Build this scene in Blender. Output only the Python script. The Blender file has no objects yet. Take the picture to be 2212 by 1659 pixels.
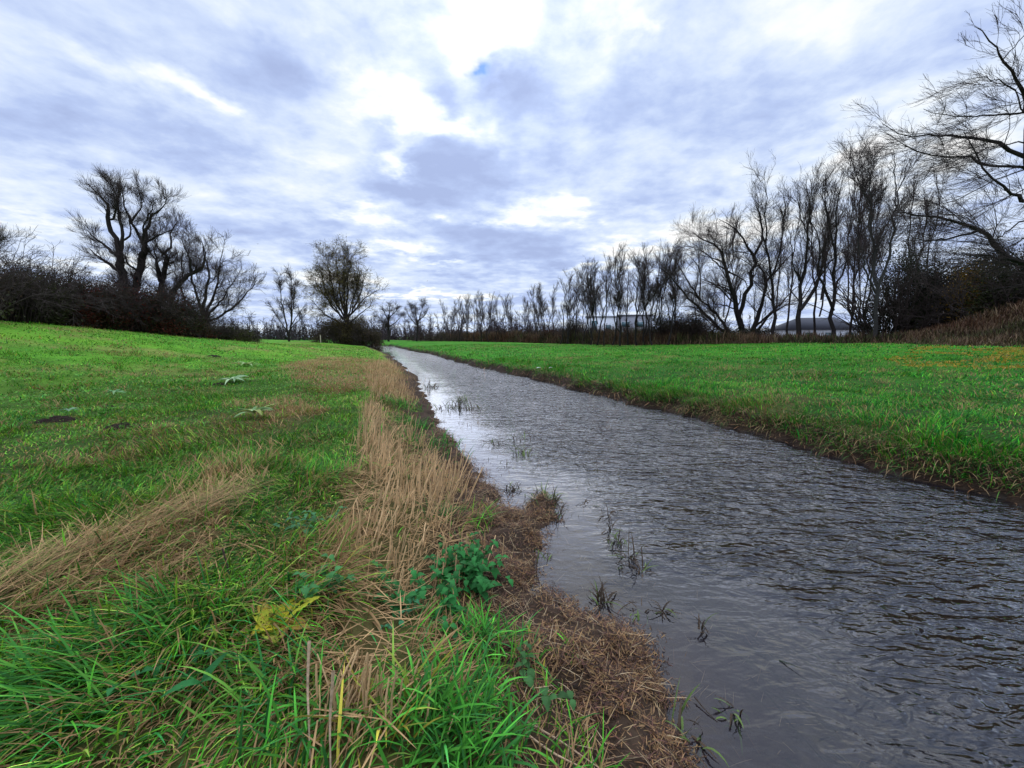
import bpy, math, random
import numpy as np
R = math.radians
sc = bpy.context.scene
COL = sc.collection

# ---------------------------------------------------------------- camera
F = 850.0                      # focal length in units of a 2212 px wide frame
CAMZ = 1.45
PITCH = math.atan((829.5 - 728.0) / F)
cam_d = bpy.data.cameras.new('camera')
cam_d.sensor_width = 36.0
cam_d.lens = 36.0 * F / 2212.0
cam_d.clip_start = 0.02
cam_d.clip_end = 8000
cam = bpy.data.objects.new('camera', cam_d)
COL.objects.link(cam)
cam.location = (0, 0, CAMZ)
cam.rotation_euler = (math.pi / 2 - PITCH, 0, 0)
sc.camera = cam
FWD = np.array([0, math.cos(PITCH), -math.sin(PITCH)])
UP = np.array([0, math.sin(PITCH), math.cos(PITCH)])

def ray(u, v):
    d = FWD + UP * ((829.5 - v) / F)
    return d + np.array([(u - 1106.0) / F, 0, 0])

def gp(u, v, z=0.0):           # a direction met with a level plane
    d = ray(u, v)
    t = (z - CAMZ) / d[2]
    return np.array([d[0] * t, d[1] * t, z])

def at(u, v, Y):               # a direction met with the upright plane y = Y
    d = ray(u, v)
    t = Y / d[1]
    return np.array([d[0] * t, Y, CAMZ + d[2] * t])

# ---------------------------------------------------------------- world
SUN_EL, SUN_AZ = R(34), R(-3)          # behind thin cloud, ahead of the camera
world = bpy.data.worlds.new('World')
sc.world = world
world.use_nodes = True
nt = world.node_tree
nt.nodes.clear()
N = lambda t: nt.nodes.new(t)
def mth(op, a, b=None, c=None, clamp=False):
    n = N('ShaderNodeMath'); n.operation = op; n.use_clamp = clamp
    for i, x in enumerate((a, b, c)):
        if x is None: continue
        if isinstance(x, (int, float)): n.inputs[i].default_value = x
        else: nt.links.new(x, n.inputs[i])
    return n.outputs[0]
def vmt(op, a, b=None, out=0):
    n = N('ShaderNodeVectorMath'); n.operation = op
    for i, x in enumerate((a, b)):
        if x is None: continue
        if isinstance(x, (tuple, list)): n.inputs[i].default_value = x
        else: nt.links.new(x, n.inputs[i])
    return n.outputs[out]
def cmb(a, b, c):
    n = N('ShaderNodeCombineXYZ')
    for i, x in enumerate((a, b, c)):
        if isinstance(x, (int, float)): n.inputs[i].default_value = x
        else: nt.links.new(x, n.inputs[i])
    return n.outputs[0]
def nse(vec, scale, detail=4, rough=.5, dist=0.0, out=0):
    n = N('ShaderNodeTexNoise'); nt.links.new(vec, n.inputs['Vector'])
    n.inputs['Scale'].default_value = scale; n.inputs['Detail'].default_value = detail
    n.inputs['Roughness'].default_value = rough; n.inputs['Distortion'].default_value = dist
    return n.outputs[out]
tc = N('ShaderNodeTexCoord').outputs['Generated']
dirn = vmt('NORMALIZE', tc)
sp = N('ShaderNodeSeparateXYZ'); nt.links.new(dirn, sp.inputs[0])
dx, dy, dz = sp.outputs
zz = mth('ADD', mth('MAXIMUM', dz, 0.0), 0.13)
plane = cmb(mth('DIVIDE', dx, zz), mth('DIVIDE', dy, zz), 0.0)        # a flat cloud layer seen from below
az = mth('ARCTAN2', dx, dy); el = mth('ARCSINE', dz)
warpv = nse(plane, 1.5, 3, .55, 0, 1)
warpw = nse(plane, 5.0, 4, .6, 0, 1)
warp = vmt('ADD', vmt('MULTIPLY', vmt('SUBTRACT', warpv, (.5, .5, .5)), (.24, .09, 0)), vmt('MULTIPLY', vmt('SUBTRACT', warpw, (.5, .5, .5)), (.16, .08, 0)))
pos = vmt('ADD', cmb(az, el, 0.0), warp)
SKY = [  # u, v, half width, half height, amount
 (1080, 20, 75, 70, 1.0), (1035, 95, 45, 60, .8), (1350, 45, 60, 45, .45), (1390, 50, 18, 14, .5), (430, 192, 50, 17, .65), (480, 213, 36, 12, .5),
 (360, 160, 50, 14, .25), (860, 248, 60, 20, .8), (940, 292, 60, 18, .9), (820, 190, 60, 25, .6), (866, 350, 32, 20, .9), (800, 140, 60, 30, .4),
 (1120, 478, 45, 16, .9), (1200, 450, 48, 15, .9), (795, 462, 45, 16, .8), (850, 530, 60, 13, .95), (940, 463, 26, 8, .6),
 (1247, 478, 26, 12, .6), (960, 640, 150, 6, .9), (1375, 532, 90, 14, 1.0), (960, 566, 50, 7, .6), (1280, 570, 90, 9, .75), (1060, 315, 20, 70, .3),
 (1520, 500, 90, 40, .7), (560, 40, 120, 25, .35), (960, 40, 200, 50, .45), (200, 130, 90, 20, .3), (1700, 330, 260, 70, .22), (1950, 350, 160, 90, .35),
 (1600, 40, 260, 60, .2), (1750, 110, 160, 60, .25), (700, 600, 120, 14, .35), (100, 480, 160, 14, .3), (1300, 80, 70, 60, .3), (60, 560, 200, 20, .4), (700, 350, 60, 16, .2),
 (1110, 212, 62, 30, -.75), (1000, 345, 90, 26, -.8), (850, 395, 90, 28, -.7), (580, 110, 60, 60, -.6), (950, 236, 28, 24, -.5),
 (1330, 180, 45, 70, -.35), (1500, 250, 150, 110, -.35), (630, 165, 60, 26, -.45), (1080, 122, 38, 14, -.6), (1150, 545, 150, 28, -.8), (760, 95, 60, 30, -.25),
 (920, 410, 100, 30, -.4), (250, 260, 110, 40, -.3), (160, 60, 160, 40, -.35), (620, 240, 80, 26, -.3), (1280, 640, 200, 14, -.2), (400, 60, 120, 40, -.4),
 (620, 500, 160, 30, -.3), (1200, 370, 80, 34, -.35), (1400, 420, 120, 26, -.4), (820, 290, 26, 20, -.4), (1700, 220, 120, 40, -.2), (1000, 500, 80, 20, -.5)]
tot = None
for (u, v, a, b, amt) in SKY:
    d = ray(u, v); d = d / np.linalg.norm(d)
    A, E = math.atan2(d[0], d[1]), math.asin(d[2])
    k = math.cos(math.atan(abs(u - 1106) / F)) ** 1.4
    q = vmt('MULTIPLY', vmt('SUBTRACT', pos, (A, E, 0)), (F / a / k * 1.02, F / b / k * 1.02, 0))
    s = mth('EXPONENT', mth('MULTIPLY', vmt('DOT_PRODUCT', q, q, 1), -.8))
    tot = mth('MULTIPLY', s, amt) if tot is None else mth('MULTIPLY_ADD', s, amt, tot)
rot = N('ShaderNodeMapping'); nt.links.new(plane, rot.inputs[0])
rot.inputs['Rotation'].default_value = (0, 0, R(35)); rot.inputs['Scale'].default_value = (.8, 1.0, 1)
n1 = nse(rot.outputs[0], 1.5, 6, .56, .3)
n2 = nse(plane, 4.2, 7, .6, .15)
n3 = nse(plane, 9.0, 4, .55)
base = mth('ADD', mth('MULTIPLY', mth('SUBTRACT', n1, .5), 1.5), mth('MULTIPLY', mth('SUBTRACT', n2, .5), 1.15))
base = mth('MULTIPLY_ADD', mth('SUBTRACT', n3, .5), .40, base)
val = mth('MULTIPLY_ADD', mth('ADD', mth('MULTIPLY', mth('MINIMUM', tot, 0.0), .62), mth('MULTIPLY', mth('MAXIMUM', tot, 0.0), 1.08)), mth('MULTIPLY_ADD', n2, 1.8, -.1), base)
val = mth('ADD', val, .43)
ramp = N('ShaderNodeValToRGB'); nt.links.new(val, ramp.inputs[0])
cr = ramp.color_ramp
cr.elements[0].position = 0.0; cr.elements[0].color = (.40, .49, .76, 1)
cr.elements[1].position = 1.0; cr.elements[1].color = (1.0, 1.0, 1.0, 1)
for p, c in ((.22, (.48, .59, .88, 1)), (.42, (.62, .73, .96, 1)), (.62, (.76, .85, .99, 1)), (.80, (.90, .95, 1.0, 1))):
    e = cr.elements.new(p); e.color = c
sky = N('ShaderNodeTexSky'); sky.sky_type = 'NISHITA'; sky.sun_disc = False
sky.sun_elevation = SUN_EL; sky.sun_rotation = SUN_AZ
# cloud brighter round the hidden sun
sd_ = (math.sin(SUN_AZ) * math.cos(SUN_EL), math.cos(SUN_AZ) * math.cos(SUN_EL), math.sin(SUN_EL))
gl = mth('POWER', mth('MAXIMUM', vmt('DOT_PRODUCT', dirn, sd_, 1), 0.0), 30.0)
cl = N('ShaderNodeVectorMath'); cl.operation = 'SCALE'
nt.links.new(ramp.outputs[0], cl.inputs[0]); zen = N('ShaderNodeMapRange'); zen.interpolation_type = 'SMOOTHSTEP'; nt.links.new(dz, zen.inputs[0])    # an overcast sky is brightest overhead
for i_, v_ in ((1, .62), (2, .97), (3, 9.9), (4, 30.0)): zen.inputs[i_].default_value = v_
nt.links.new(mth('ADD', gl, zen.outputs[0]), cl.inputs['Scale'])
# the one small blue hole
d = ray(1046, 150); d = d / np.linalg.norm(d)
q = vmt('MULTIPLY', vmt('SUBTRACT', pos, (math.atan2(d[0], d[1]) + .005, math.asin(d[2]) + .0, 0)), (44, 58, 0))
hole = mth('MULTIPLY', mth('EXPONENT', mth('MULTIPLY', vmt('DOT_PRODUCT', q, q, 1), -1.0)), mth('MULTIPLY_ADD', n3, 3.2, .0), clamp=True)
mix = N('ShaderNodeMix'); mix.data_type = 'RGBA'
nt.links.new(mth('MULTIPLY', hole, .97), mix.inputs[0])
nt.links.new(cl.outputs[0], mix.inputs[6])
skm = N('ShaderNodeMix'); skm.data_type = 'RGBA'; skm.blend_type = 'MULTIPLY'; skm.inputs[0].default_value = 1
nt.links.new(sky.outputs[0], skm.inputs[6]); skm.inputs[7].default_value = (.13, .26, .85, 1)
nt.links.new(skm.outputs[2], mix.inputs[7])
bg = N('ShaderNodeBackground'); nt.links.new(mix.outputs[2], bg.inputs[0]); bg.inputs[1].default_value = 0.1
wo = N('ShaderNodeOutputWorld'); nt.links.new(bg.outputs[0], wo.inputs[0])

sun_d = bpy.data.lights.new('sun', 'SUN'); sun_d.energy = 0.6; sun_d.angle = R(85); sun_d.color = (1, .96, .9)
sun = bpy.data.objects.new('sun', sun_d); COL.objects.link(sun)
from mathutils import Vector
sun.rotation_euler = Vector(sd_).to_track_quat('Z', 'Y').to_euler()
sc.view_settings.view_transform = 'Standard'
sc.view_settings.look = 'None'
sc.view_settings.exposure = 0.08
sc.view_settings.gamma = 1.0
sc.cycles.transparent_max_bounces = 12
sc.cycles.max_bounces = 6
sc.cycles.diffuse_bounces = 1

# ---------------------------------------------------------------- helpers
def tag(o, label=None, cat=None, group=None, kind=None):
    if label: o['label'] = label
    if cat: o['category'] = cat
    if group: o['group'] = group
    if kind: o['kind'] = kind
    return o

def empty(name, loc, label=None, cat=None, group=None):
    o = bpy.data.objects.new(name, None); COL.objects.link(o)
    o.location = [float(c) for c in loc]; o.empty_display_size = .2
    return tag(o, label, cat, group)

def mesh_obj(name, V, Q, mat, cols=None, parent=None, smooth=True, tris=None):
    """V (n,3), Q (m,4) quads, tris (k,3)"""
    V = np.ascontiguousarray(V, dtype=np.float32).reshape(-1, 3)
    me = bpy.data.meshes.new(name)
    me.vertices.add(len(V)); me.vertices.foreach_set('co', V.ravel())
    loops, starts = [], []
    nq = 0
    if Q is not None and len(Q):
        Q = np.asarray(Q, dtype=np.int32); loops.append(Q.ravel()); starts.append(np.arange(len(Q), dtype=np.int32) * 4); nq = len(Q) * 4
    if tris is not None and len(tris):
        T = np.asarray(tris, dtype=np.int32); loops.append(T.ravel()); starts.append(nq + np.arange(len(T), dtype=np.int32) * 3)
    L = np.concatenate(loops); S = np.concatenate(starts)
    me.loops.add(len(L)); me.loops.foreach_set('vertex_index', L)
    me.polygons.add(len(S)); me.polygons.foreach_set('loop_start', S)
    if smooth: me.polygons.foreach_set('use_smooth', np.ones(len(S), dtype=bool))
    if cols is not None:
        a = me.color_attributes.new('Col', 'FLOAT_COLOR', 'POINT')
        c = np.ones((len(V), 4), dtype=np.float32); c[:, :3] = np.asarray(cols, dtype=np.float32).reshape(-1, 3)
        a.data.foreach_set('color', c.ravel())
    me.update(calc_edges=True)
    me.materials.append(mat)
    o = bpy.data.objects.new(name, me); COL.objects.link(o)
    if parent is not None: o.parent = parent
    return o

class MB:                       # collects pieces into one mesh
    def __init__(s): s.v = []; s.q = []; s.c = []; s.n = 0
    def add(s, V, Q, c=(1, 1, 1)):
        V = np.asarray(V, float).reshape(-1, 3); s.v.append(V); s.q.append(np.asarray(Q, int).reshape(-1, 4) + s.n)
        c = np.asarray(c, float); s.c.append(np.broadcast_to(c, V.shape)); s.n += len(V)
    def build(s, name, mat, parent=None, smooth=True, off=None):
        V = np.concatenate(s.v)
        if off is not None: V = V - np.asarray(off)
        return mesh_obj(name, V, np.concatenate(s.q), mat, np.concatenate(s.c), parent, smooth)
    def box(s, lo, hi, c=(1, 1, 1)):
        x0, y0, z0 = lo; x1, y1, z1 = hi
        V = [(x0,y0,z0),(x1,y0,z0),(x1,y1,z0),(x0,y1,z0),(x0,y0,z1),(x1,y0,z1),(x1,y1,z1),(x0,y1,z1)]
        s.add(V, [(0,3,2,1),(4,5,6,7),(0,1,5,4),(1,2,6,5),(2,3,7,6),(3,0,4,7)], c)

def hash2(ix, iy, seed):
    n = (ix.astype(np.int64) * 374761393 + iy.astype(np.int64) * 668265263 + seed * 69069) & 0x7fffffff
    n = ((n ^ (n >> 13)) * 1274126177) & 0x7fffffff
    return ((n ^ (n >> 16)) & 0xffff) / 65535.0
def vnoise(x, y, seed=0):
    x = np.asarray(x, float); y = np.asarray(y, float)
    ix, iy = np.floor(x), np.floor(y); fx, fy = x - ix, y - iy
    fx = fx * fx * (3 - 2 * fx); fy = fy * fy * (3 - 2 * fy)
    a, b = hash2(ix, iy, seed), hash2(ix + 1, iy, seed)
    c, d = hash2(ix, iy + 1, seed), hash2(ix + 1, iy + 1, seed)
    return (a + (b - a) * fx) * (1 - fy) + (c + (d - c) * fx) * fy
def fbm(x, y, seed=0, o=4):
    t = 0; a = .5; s = 0
    for k in range(o):
        t = t + a * vnoise(x * 2 ** k, y * 2 ** k, seed + k * 17); s += a; a *= .5
    return t / s
def sstep(e0, e1, x):
    t = np.clip((x - e0) / (e1 - e0), 0, 1); return t * t * (3 - 2 * t)

# ---------------------------------------------------------------- river and terrain
WZ = -0.45
LPX = [(800,752),(846,768),(862,785),(885,805),(908,825),(912,845),(925,870),(945,888),(938,903),(958,925),(985,945),(1000,965),(1003,990),
       (1040,1020),(1058,1045),(1085,1062),(1078,1092),(1115,1100),(1165,1068),(1198,1085),(1195,1125),(1165,1160),(1168,1200),(1155,1230),
       (1165,1272),(1205,1292),(1262,1330),(1330,1352),(1400,1385),(1420,1440),(1435,1510),(1470,1590),(1490,1659)]
RPX = [(880,757),(930,765),(985,782),(1060,798),(1150,818),(1250,845),(1320,860),(1380,878),(1450,890),(1540,915),(1640,940),(1740,970),
       (1850,1003),(1960,1035),(2080,1062),(2212,1095)]
LW = [gp(u, v, WZ)[:2] for u, v in LPX]; RW = [gp(u, v, WZ)[:2] for u, v in RPX]
LW = [np.array(p) for p in [(-75, 108), (-52, 95), (-34, 80)]] + LW + [np.array(p) for p in [(.95, .2), (1.15, -2), (1.4, -8), (2.5, -40)]]
RW = [np.array(p) for p in [(-78, 116), (-52, 104), (-33, 90), (-24, 80)]] + RW + [np.array(p) for p in [(6.6, 2.2), (7.3, -2), (7.9, -9), (9.5, -40)]]
LW = np.array(LW); RW = np.array(RW)
def subdiv(L, seed, amp):
    out = []
    for i in range(len(L) - 1):
        a, b = L[i], L[i + 1]; n = max(2, min(14, int(np.linalg.norm(b - a) / .12)))
        for k in range(n): out.append(a + (b - a) * k / n)
    out.append(L[-1]); out = np.array(out)
    s = np.arange(len(out)) * .8
    r = np.clip(np.hypot(out[:, 0], out[:, 1]) / 8, .35, 3)
    out[:, 0] += (vnoise(s, s * 0, seed) - .5) * amp * r
    return out
LW = subdiv(LW, 5, .22); RW = subdiv(RW, 9, .22)
POLY = np.concatenate([LW, RW[::-1]])
def segdist(x, y, L):
    best = np.full(x.shape, 1e9)
    for i in range(len(L) - 1):
        ax, ay = L[i]; bx, by = L[i + 1]; ex, ey = bx - ax, by - ay
        t = np.clip(((x - ax) * ex + (y - ay) * ey) / (ex * ex + ey * ey + 1e-12), 0, 1)
        d = (x - ax - t * ex) ** 2 + (y - ay - t * ey) ** 2
        best = np.minimum(best, d)
    return np.sqrt(best)
def inside(x, y):
    c = np.zeros(x.shape, bool); n = len(POLY)
    for i in range(n):
        ax, ay = POLY[i]; bx, by = POLY[(i + 1) % n]
        if ay == by: continue
        c ^= ((ay > y) != (by > y)) & (x < (bx - ax) * (y - ay) / (by - ay) + ax)
    return c
def field(x, y):
    """dl, dr: distances to the left and right waterline; s: +1 on land, -1 in water"""
    x = np.asarray(x, float); y = np.asarray(y, float)
    dl, dr = segdist(x, y, LW), segdist(x, y, RW)
    return dl, dr, inside(x, y)
def in_poly(x, y, pts):
    c = np.zeros(x.shape, bool); n = len(pts)
    for i in range(n):
        ax, ay = pts[i]; bx, by = pts[(i + 1) % n]
        if ay == by: continue
        c ^= ((ay > y) != (by > y)) & (x < (bx - ax) * (y - ay) / (by - ay) + ax)
    return c
def gpoly(pts, z=-.05): return np.array([gp(u, v, z)[:2] for u, v in pts])
TREEROW = np.array([(-60,160),(-24,118),(0, 82),(15.5, 47.5),(22,37.2),(29.5, 31.5),(31, 28),(26.5, 20.3), (22.5, 13.5), (26, 4), (30,-20)])
def under_d(x, y):            # how far behind the front edge of the wooded strip
    L = TREEROW
    d = segdist(x, y, L)
    P = np.concatenate([L, [(400, -20), (400, 400), (-60, 400)]])
    return np.where(in_poly(x, y, P), d, -d)

def height(x, y, fld=None):
    x = np.asarray(x, float); y = np.asarray(y, float)
    dl, dr, ins = field(x, y) if fld is None else fld
    left = dl < dr
    r = np.hypot(x, y)
    # left side: a debris shelf, then the bank, then the level meadow
    zl = WZ + .06 * sstep(0, .25, dl) + .05 * np.clip(dl, 0, .8) + .32 * sstep(.35, 1.7, dl) + .06 * sstep(1.5, 5, dl)
    hill = sstep(-11, -30, x) * (2.5 - 2.05 * sstep(16, 50, y))
    far = .38 * sstep(14, 60, y) * (1 - sstep(-9, -29, x)) + .45 * sstep(60, 90, y) * sstep(-9, -29, x)
    zl = zl + np.where(dl > 1.5, sstep(1.5, 8, dl), 0) * (hill + far)
    # right side: a steeper cut bank with turf on top
    zr = WZ + .04 * sstep(0, .1, dr) + .27 * sstep(.05, .42, dr) + .26 * sstep(.35, 2.0, dr) + .22 * sstep(2, 10, dr)
    zr = zr + .55 * sstep(11, 26, x) * sstep(75, 45, y) + 3.2 * sstep(0, 7, under_d(x, y)) * sstep(19, 27, x) * sstep(36, 27, y)
    out = np.where(left, zl, zr)
    amp = sstep(.1, 2.5, np.minimum(dl, dr))
    out = out + amp * ((fbm(x * .55, y * .55, 3) - .5) * .16 + (fbm(x * 2.6, y * 2.6, 8, 3) - .5) * .07) * (1 - .6 * sstep(15, 60, r))
    out = out + (fbm(x * 7, y * 7, 21, 3) - .5) * .045 * sstep(12, 5, r) + np.where(left & (dl < 1.4), sstep(0, .15, dl) * (fbm(x * 3.5, y * 3.5, 23, 3) - .42) * .17, 0)
    bed = WZ - .03 - np.where(left, .11 * np.clip(dl, 0, 3), .3 * np.clip(dr, 0, 1)) - .05 * fbm(x * 3, y * 3, 4)
    mud = np.where((dl < dr) & (dl < .5), .03 * (fbm(x * 6, y * 6, 31) - .3) * sstep(.5, 0, dl), 0)
    bed = np.minimum(bed + mud, WZ - .012)
    bed = np.maximum(bed, WZ - .45)
    return np.where(ins, bed, out)
def hz(x, y):
    return float(height(np.array([x]), np.array([y]))[0])

REEDS = gpoly([(785,880),(850,890),(905,925),(960,955),(990,1010),(985,1075),(975,1140),(1040,1165),(1010,1200),(930,1215),(900,1260),(880,1340),(850,1470),(840,1700),
               (650,1700),(660,1560),(700,1400),(715,1300),(760,1230),(755,1100),(770,980)])
REED2 = gpoly([(795,790),(850,780),(880,830),(900,880),(905,925),(850,900),(785,900),(790,840)])
REED3 = gpoly([(640,1400),(880,1330),(930,1450),(900,1720),(640,1720)])
FLAT = gpoly([(-120,1385),(0,1290),(130,1225),(330,1130),(450,1085),(530,1060),(520,1110),(430,1180),(420,1240),(330,1330),(200,1370),(140,1330),(20,1370),(-100,1480)])
TAN = [gpoly([(620,790),(700,775),(800,775),(815,820),(760,850),(690,855),(640,830)]), gpoly([(800,778),(850,778),(870,810),(890,880),(800,880)]),
       gpoly([(560,880),(660,850),(680,900),(600,930)]), gpoly([(520,1000),(560,960),(480,1060),(440,1060)])]
def dryness(x, y, fld):
    dl, dr, ins = fld; left = dl < dr
    w = (fbm(x * .8, y * .8, 40) - .5) * .9; w2 = (fbm(x * .8, y * .8, 60) - .5) * .9
    r = np.hypot(x, y); wx = x + w * np.minimum(r / 4, 1.5); wy = y + w2 * np.minimum(r / 4, 2.5)
    d = np.zeros(x.shape)
    for P in TAN: d = np.maximum(d, in_poly(wx, wy, P) * .85)
    d = np.maximum(d, in_poly(wx, wy, REEDS) * .75)
    d = np.maximum(d, in_poly(wx, wy, FLAT) * .95)
    n = fbm(x * .45, y * .45, 77)
    d = np.maximum(d, left * sstep(.52, .78, n) * .5)
    d = np.maximum(d, (~left) * sstep(.60, .8, n) * .35)
    d = np.maximum(d, (left & (dl < 1.6)) * sstep(1.6, .5, dl) * .7)
    return d

# palettes (base colours of the things themselves)
G1 = np.array([.070, .28, .020]); G2 = np.array([.16, .32, .022]); G3 = np.array([.028, .17, .034]); G4 = np.array([.30, .42, .06])
ST = np.array([.60, .36, .155]); SB = np.array([.30, .17, .075]); MUD = np.array([.060, .038, .024]); YEL = np.array([.55, .45, .06])
def ground_col(x, y, fld):
    dl, dr, ins = fld; left = dl < dr; r = np.hypot(x, y)
    n = fbm(x * .25, y * .25, 11)[:, None]; n2 = fbm(x * 1.7, y * 1.7, 12)[:, None]; n3 = fbm(x * .09, y * .09, 19)[:, None]
    g = G1 * (1 - n) + G2 * n
    g = np.where(left[:, None], g, g * np.array([.46, .74, .55]))
    g = g * (.45 + .85 * n2)
    yl = sstep(.42, .62, n3) * left[:, None]
    g = g * (1 - yl * .5) + np.array([.14, .25, .022]) * yl * .5
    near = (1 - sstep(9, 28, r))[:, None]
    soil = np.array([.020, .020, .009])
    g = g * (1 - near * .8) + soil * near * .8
    d = dryness(x, y, fld)[:, None]
    g = g * (1 - d * .8) + (ST * .5 * (1 - near * .6)) * d * .8
    # muddy banks and the bed
    edge = np.where(left, sstep(1.1, .5, dl), sstep(.75, .3, dr + (fbm(x * 1.2, y * 1.2, 55) - .5) * .6))[:, None]
    br = MUD * (.35 + 1.2 * fbm(x * 5, y * 5, 66)[:, None]) * np.where(left, 1, .6)[:, None]  # right bank mud darkened, painting in the shade under its cut edge
    g = g * (1 - edge) + br * edge
    bedn = fbm(x * 1.3, y * 1.3, 90)[:, None]; bedf = fbm(x * 9, y * 9, 91)[:, None]
    bed = np.array([.040, .036, .030]) * (.10 + 1.6 * sstep(.3, .75, bedn) * bedf * 2)
    shore = sstep(.8, 0, np.where(left, dl, 9))[:, None]
    bed = bed * (1 - shore) + np.array([.13, .085, .062]) * shore * (.7 + .6 * bedf)
    g = np.where(ins[:, None], bed, g)
    # leaf-strewn and weedy ground under the right hand trees
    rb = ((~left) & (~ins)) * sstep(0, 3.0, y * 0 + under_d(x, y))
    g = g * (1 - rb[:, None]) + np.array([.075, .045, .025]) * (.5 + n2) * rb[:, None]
    return g
# materials ------------------------------------------------------------
def mat_new(name):
    m = bpy.data.materials.new(name); m.use_nodes = True
    t = m.node_tree; return m, t, t.nodes['Principled BSDF'], t.nodes['Material Output']
def attr_mat(name, rough=.6, trans=.3, spec=.3, noise=0.0, nscale=8., bump=0.0, bscale=30., vcol=None):
    m, t, b, out = mat_new(name)
    b.inputs['Roughness'].default_value = rough; b.inputs['Specular IOR Level'].default_value = spec
    if vcol is None:
        a = t.nodes.new('ShaderNodeVertexColor'); a.layer_name = 'Col'; c = a.outputs[0]
    else:
        a = t.nodes.new('ShaderNodeRGB'); a.outputs[0].default_value = (*vcol, 1); c = a.outputs[0]
    geo = t.nodes.new('ShaderNodeTexCoord')
    if noise:
        n = t.nodes.new('ShaderNodeTexNoise'); n.inputs['Scale'].default_value = nscale; n.inputs['Detail'].default_value = 6
        n.inputs['Roughness'].default_value = .65
        t.links.new(geo.outputs['Object'], n.inputs['Vector'])
        mr = t.nodes.new('ShaderNodeMapRange'); t.links.new(n.outputs[0], mr.inputs[0])
        mr.inputs[1].default_value = .25; mr.inputs[2].default_value = .75
        mr.inputs[3].default_value = 1 - noise; mr.inputs[4].default_value = 1 + noise
        vs = t.nodes.new('ShaderNodeVectorMath'); vs.operation = 'SCALE'
        t.links.new(c, vs.inputs[0]); t.links.new(mr.outputs[0], vs.inputs['Scale']); c = vs.outputs[0]
    t.links.new(c, b.inputs['Base Color'])
    if bump:
        n = t.nodes.new('ShaderNodeTexNoise'); n.inputs['Scale'].default_value = bscale; n.inputs['Detail'].default_value = 5
        t.links.new(geo.outputs['Object'], n.inputs['Vector'])
        bp = t.nodes.new('ShaderNodeBump'); bp.inputs['Strength'].default_value = bump; bp.inputs['Distance'].default_value = .05
        t.links.new(n.outputs[0], bp.inputs['Height']); t.links.new(bp.outputs[0], b.inputs['Normal'])
    if trans:
        tr = t.nodes.new('ShaderNodeBsdfTranslucent'); t.links.new(c, tr.inputs[0])
        mx = t.nodes.new('ShaderNodeMixShader'); mx.inputs[0].default_value = trans
        t.links.new(b.outputs[0], mx.inputs[1]); t.links.new(tr.outputs[0], mx.inputs[2]); t.links.new(mx.outputs[0], out.inputs[0])
    return m
M_ground = attr_mat('turf_and_mud', .95, 0, .1, noise=.35, nscale=6, bump=.6, bscale=25)
M_blade = attr_mat('grass_blade', .55, .28, .10)
M_straw = attr_mat('dry_straw', .7, .15, .2)
M_leaf = attr_mat('leaf', .6, .3, .18, noise=.15, nscale=60)
M_litter = attr_mat('wet_litter', .6, .03, .2)
M_bark = attr_mat('bark', .9, 0, .15, noise=.4, nscale=9, bump=.5, bscale=18)
M_soil = attr_mat('soil', .95, 0, .1, noise=.5, nscale=30, bump=1, bscale=60)
M_plain = attr_mat('painted_surface', .7, 0, .3, noise=.08, nscale=2)

# ---------------------------------------------------------------- ground sheet and water
az_f = np.arange(-74, 74.01, .24)
az_r = np.arange(76, 284, 3.0)
AZ = np.radians(np.concatenate([az_f, az_r])); nA = len(AZ)
RR = np.concatenate([[.02, .2], .35 * 1.0195 ** np.arange(0, 460)]); RR = RR[RR < 3000]; nR = len(RR)
X = (RR[:, None] * np.sin(AZ)[None]).ravel(); Yg = (RR[:, None] * np.cos(AZ)[None]).ravel()
FG = field(X, Yg); Zg = height(X, Yg, FG)
ii, jj = np.meshgrid(np.arange(nR - 1), np.arange(nA), indexing='ij')
jn = (jj + 1) % nA
QG = np.stack([ii * nA + jj, ii * nA + jn, (ii + 1) * nA + jn, (ii + 1) * nA + jj], -1).reshape(-1, 4)
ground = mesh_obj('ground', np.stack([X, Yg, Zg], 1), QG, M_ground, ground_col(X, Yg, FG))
tag(ground, 'green meadow and muddy banks either side of the stream', kind='structure')

dl, dr, ins = FG
keep = ins | (np.minimum(dl, dr) < .35)
kq = keep[QG].all(1)
Qw = QG[kq]; used = np.unique(Qw); remap = np.full(len(X), -1); remap[used] = np.arange(len(used))
calm = np.where(ins, sstep(.3, 1.6, dl + (fbm(X * .9, Yg * .9, 70) - .5) * .8), 0)[used]
calm = calm * (1 - .65 * sstep(20, 42, np.hypot(X, Yg)[used])) * (0.35 + .65 * sstep(1.5, 4, np.hypot(X, Yg)[used]))
MW, t, b, out = mat_new('stream_water')
t.nodes.remove(b)
co = t.nodes.new('ShaderNodeTexCoord')
at_ = t.nodes.new('ShaderNodeVertexColor'); at_.layer_name = 'Col'
def wn(scale, sx, sy, rotz, detail=2, dist=0.):
    mp = t.nodes.new('ShaderNodeMapping'); mp.inputs['Scale'].default_value = (sx, sy, 1); mp.inputs['Rotation'].default_value = (0, 0, R(rotz))
    t.links.new(co.outputs['Object'], mp.inputs[0])
    n = t.nodes.new('ShaderNodeTexNoise'); n.inputs['Scale'].default_value = scale; n.inputs['Detail'].default_value = detail
    n.inputs['Distortion'].default_value = dist
    t.links.new(mp.outputs[0], n.inputs['Vector']); return n.outputs[0]
def tm(op, a, b=None):
    n = t.nodes.new('ShaderNodeMath'); n.operation = op
    for i, x in enumerate((a, b)):
        if x is None: continue
        if isinstance(x, (int, float)): n.inputs[i].default_value = x
        else: t.links.new(x, n.inputs[i])
    return n.outputs[0]
w1 = wn(5.8, .42, 1.0, 8, 3, .6); w2 = wn(14, .5, 1, -14, 2, .5); w3 = wn(1.6, 1, 1, 0, 2)
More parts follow.
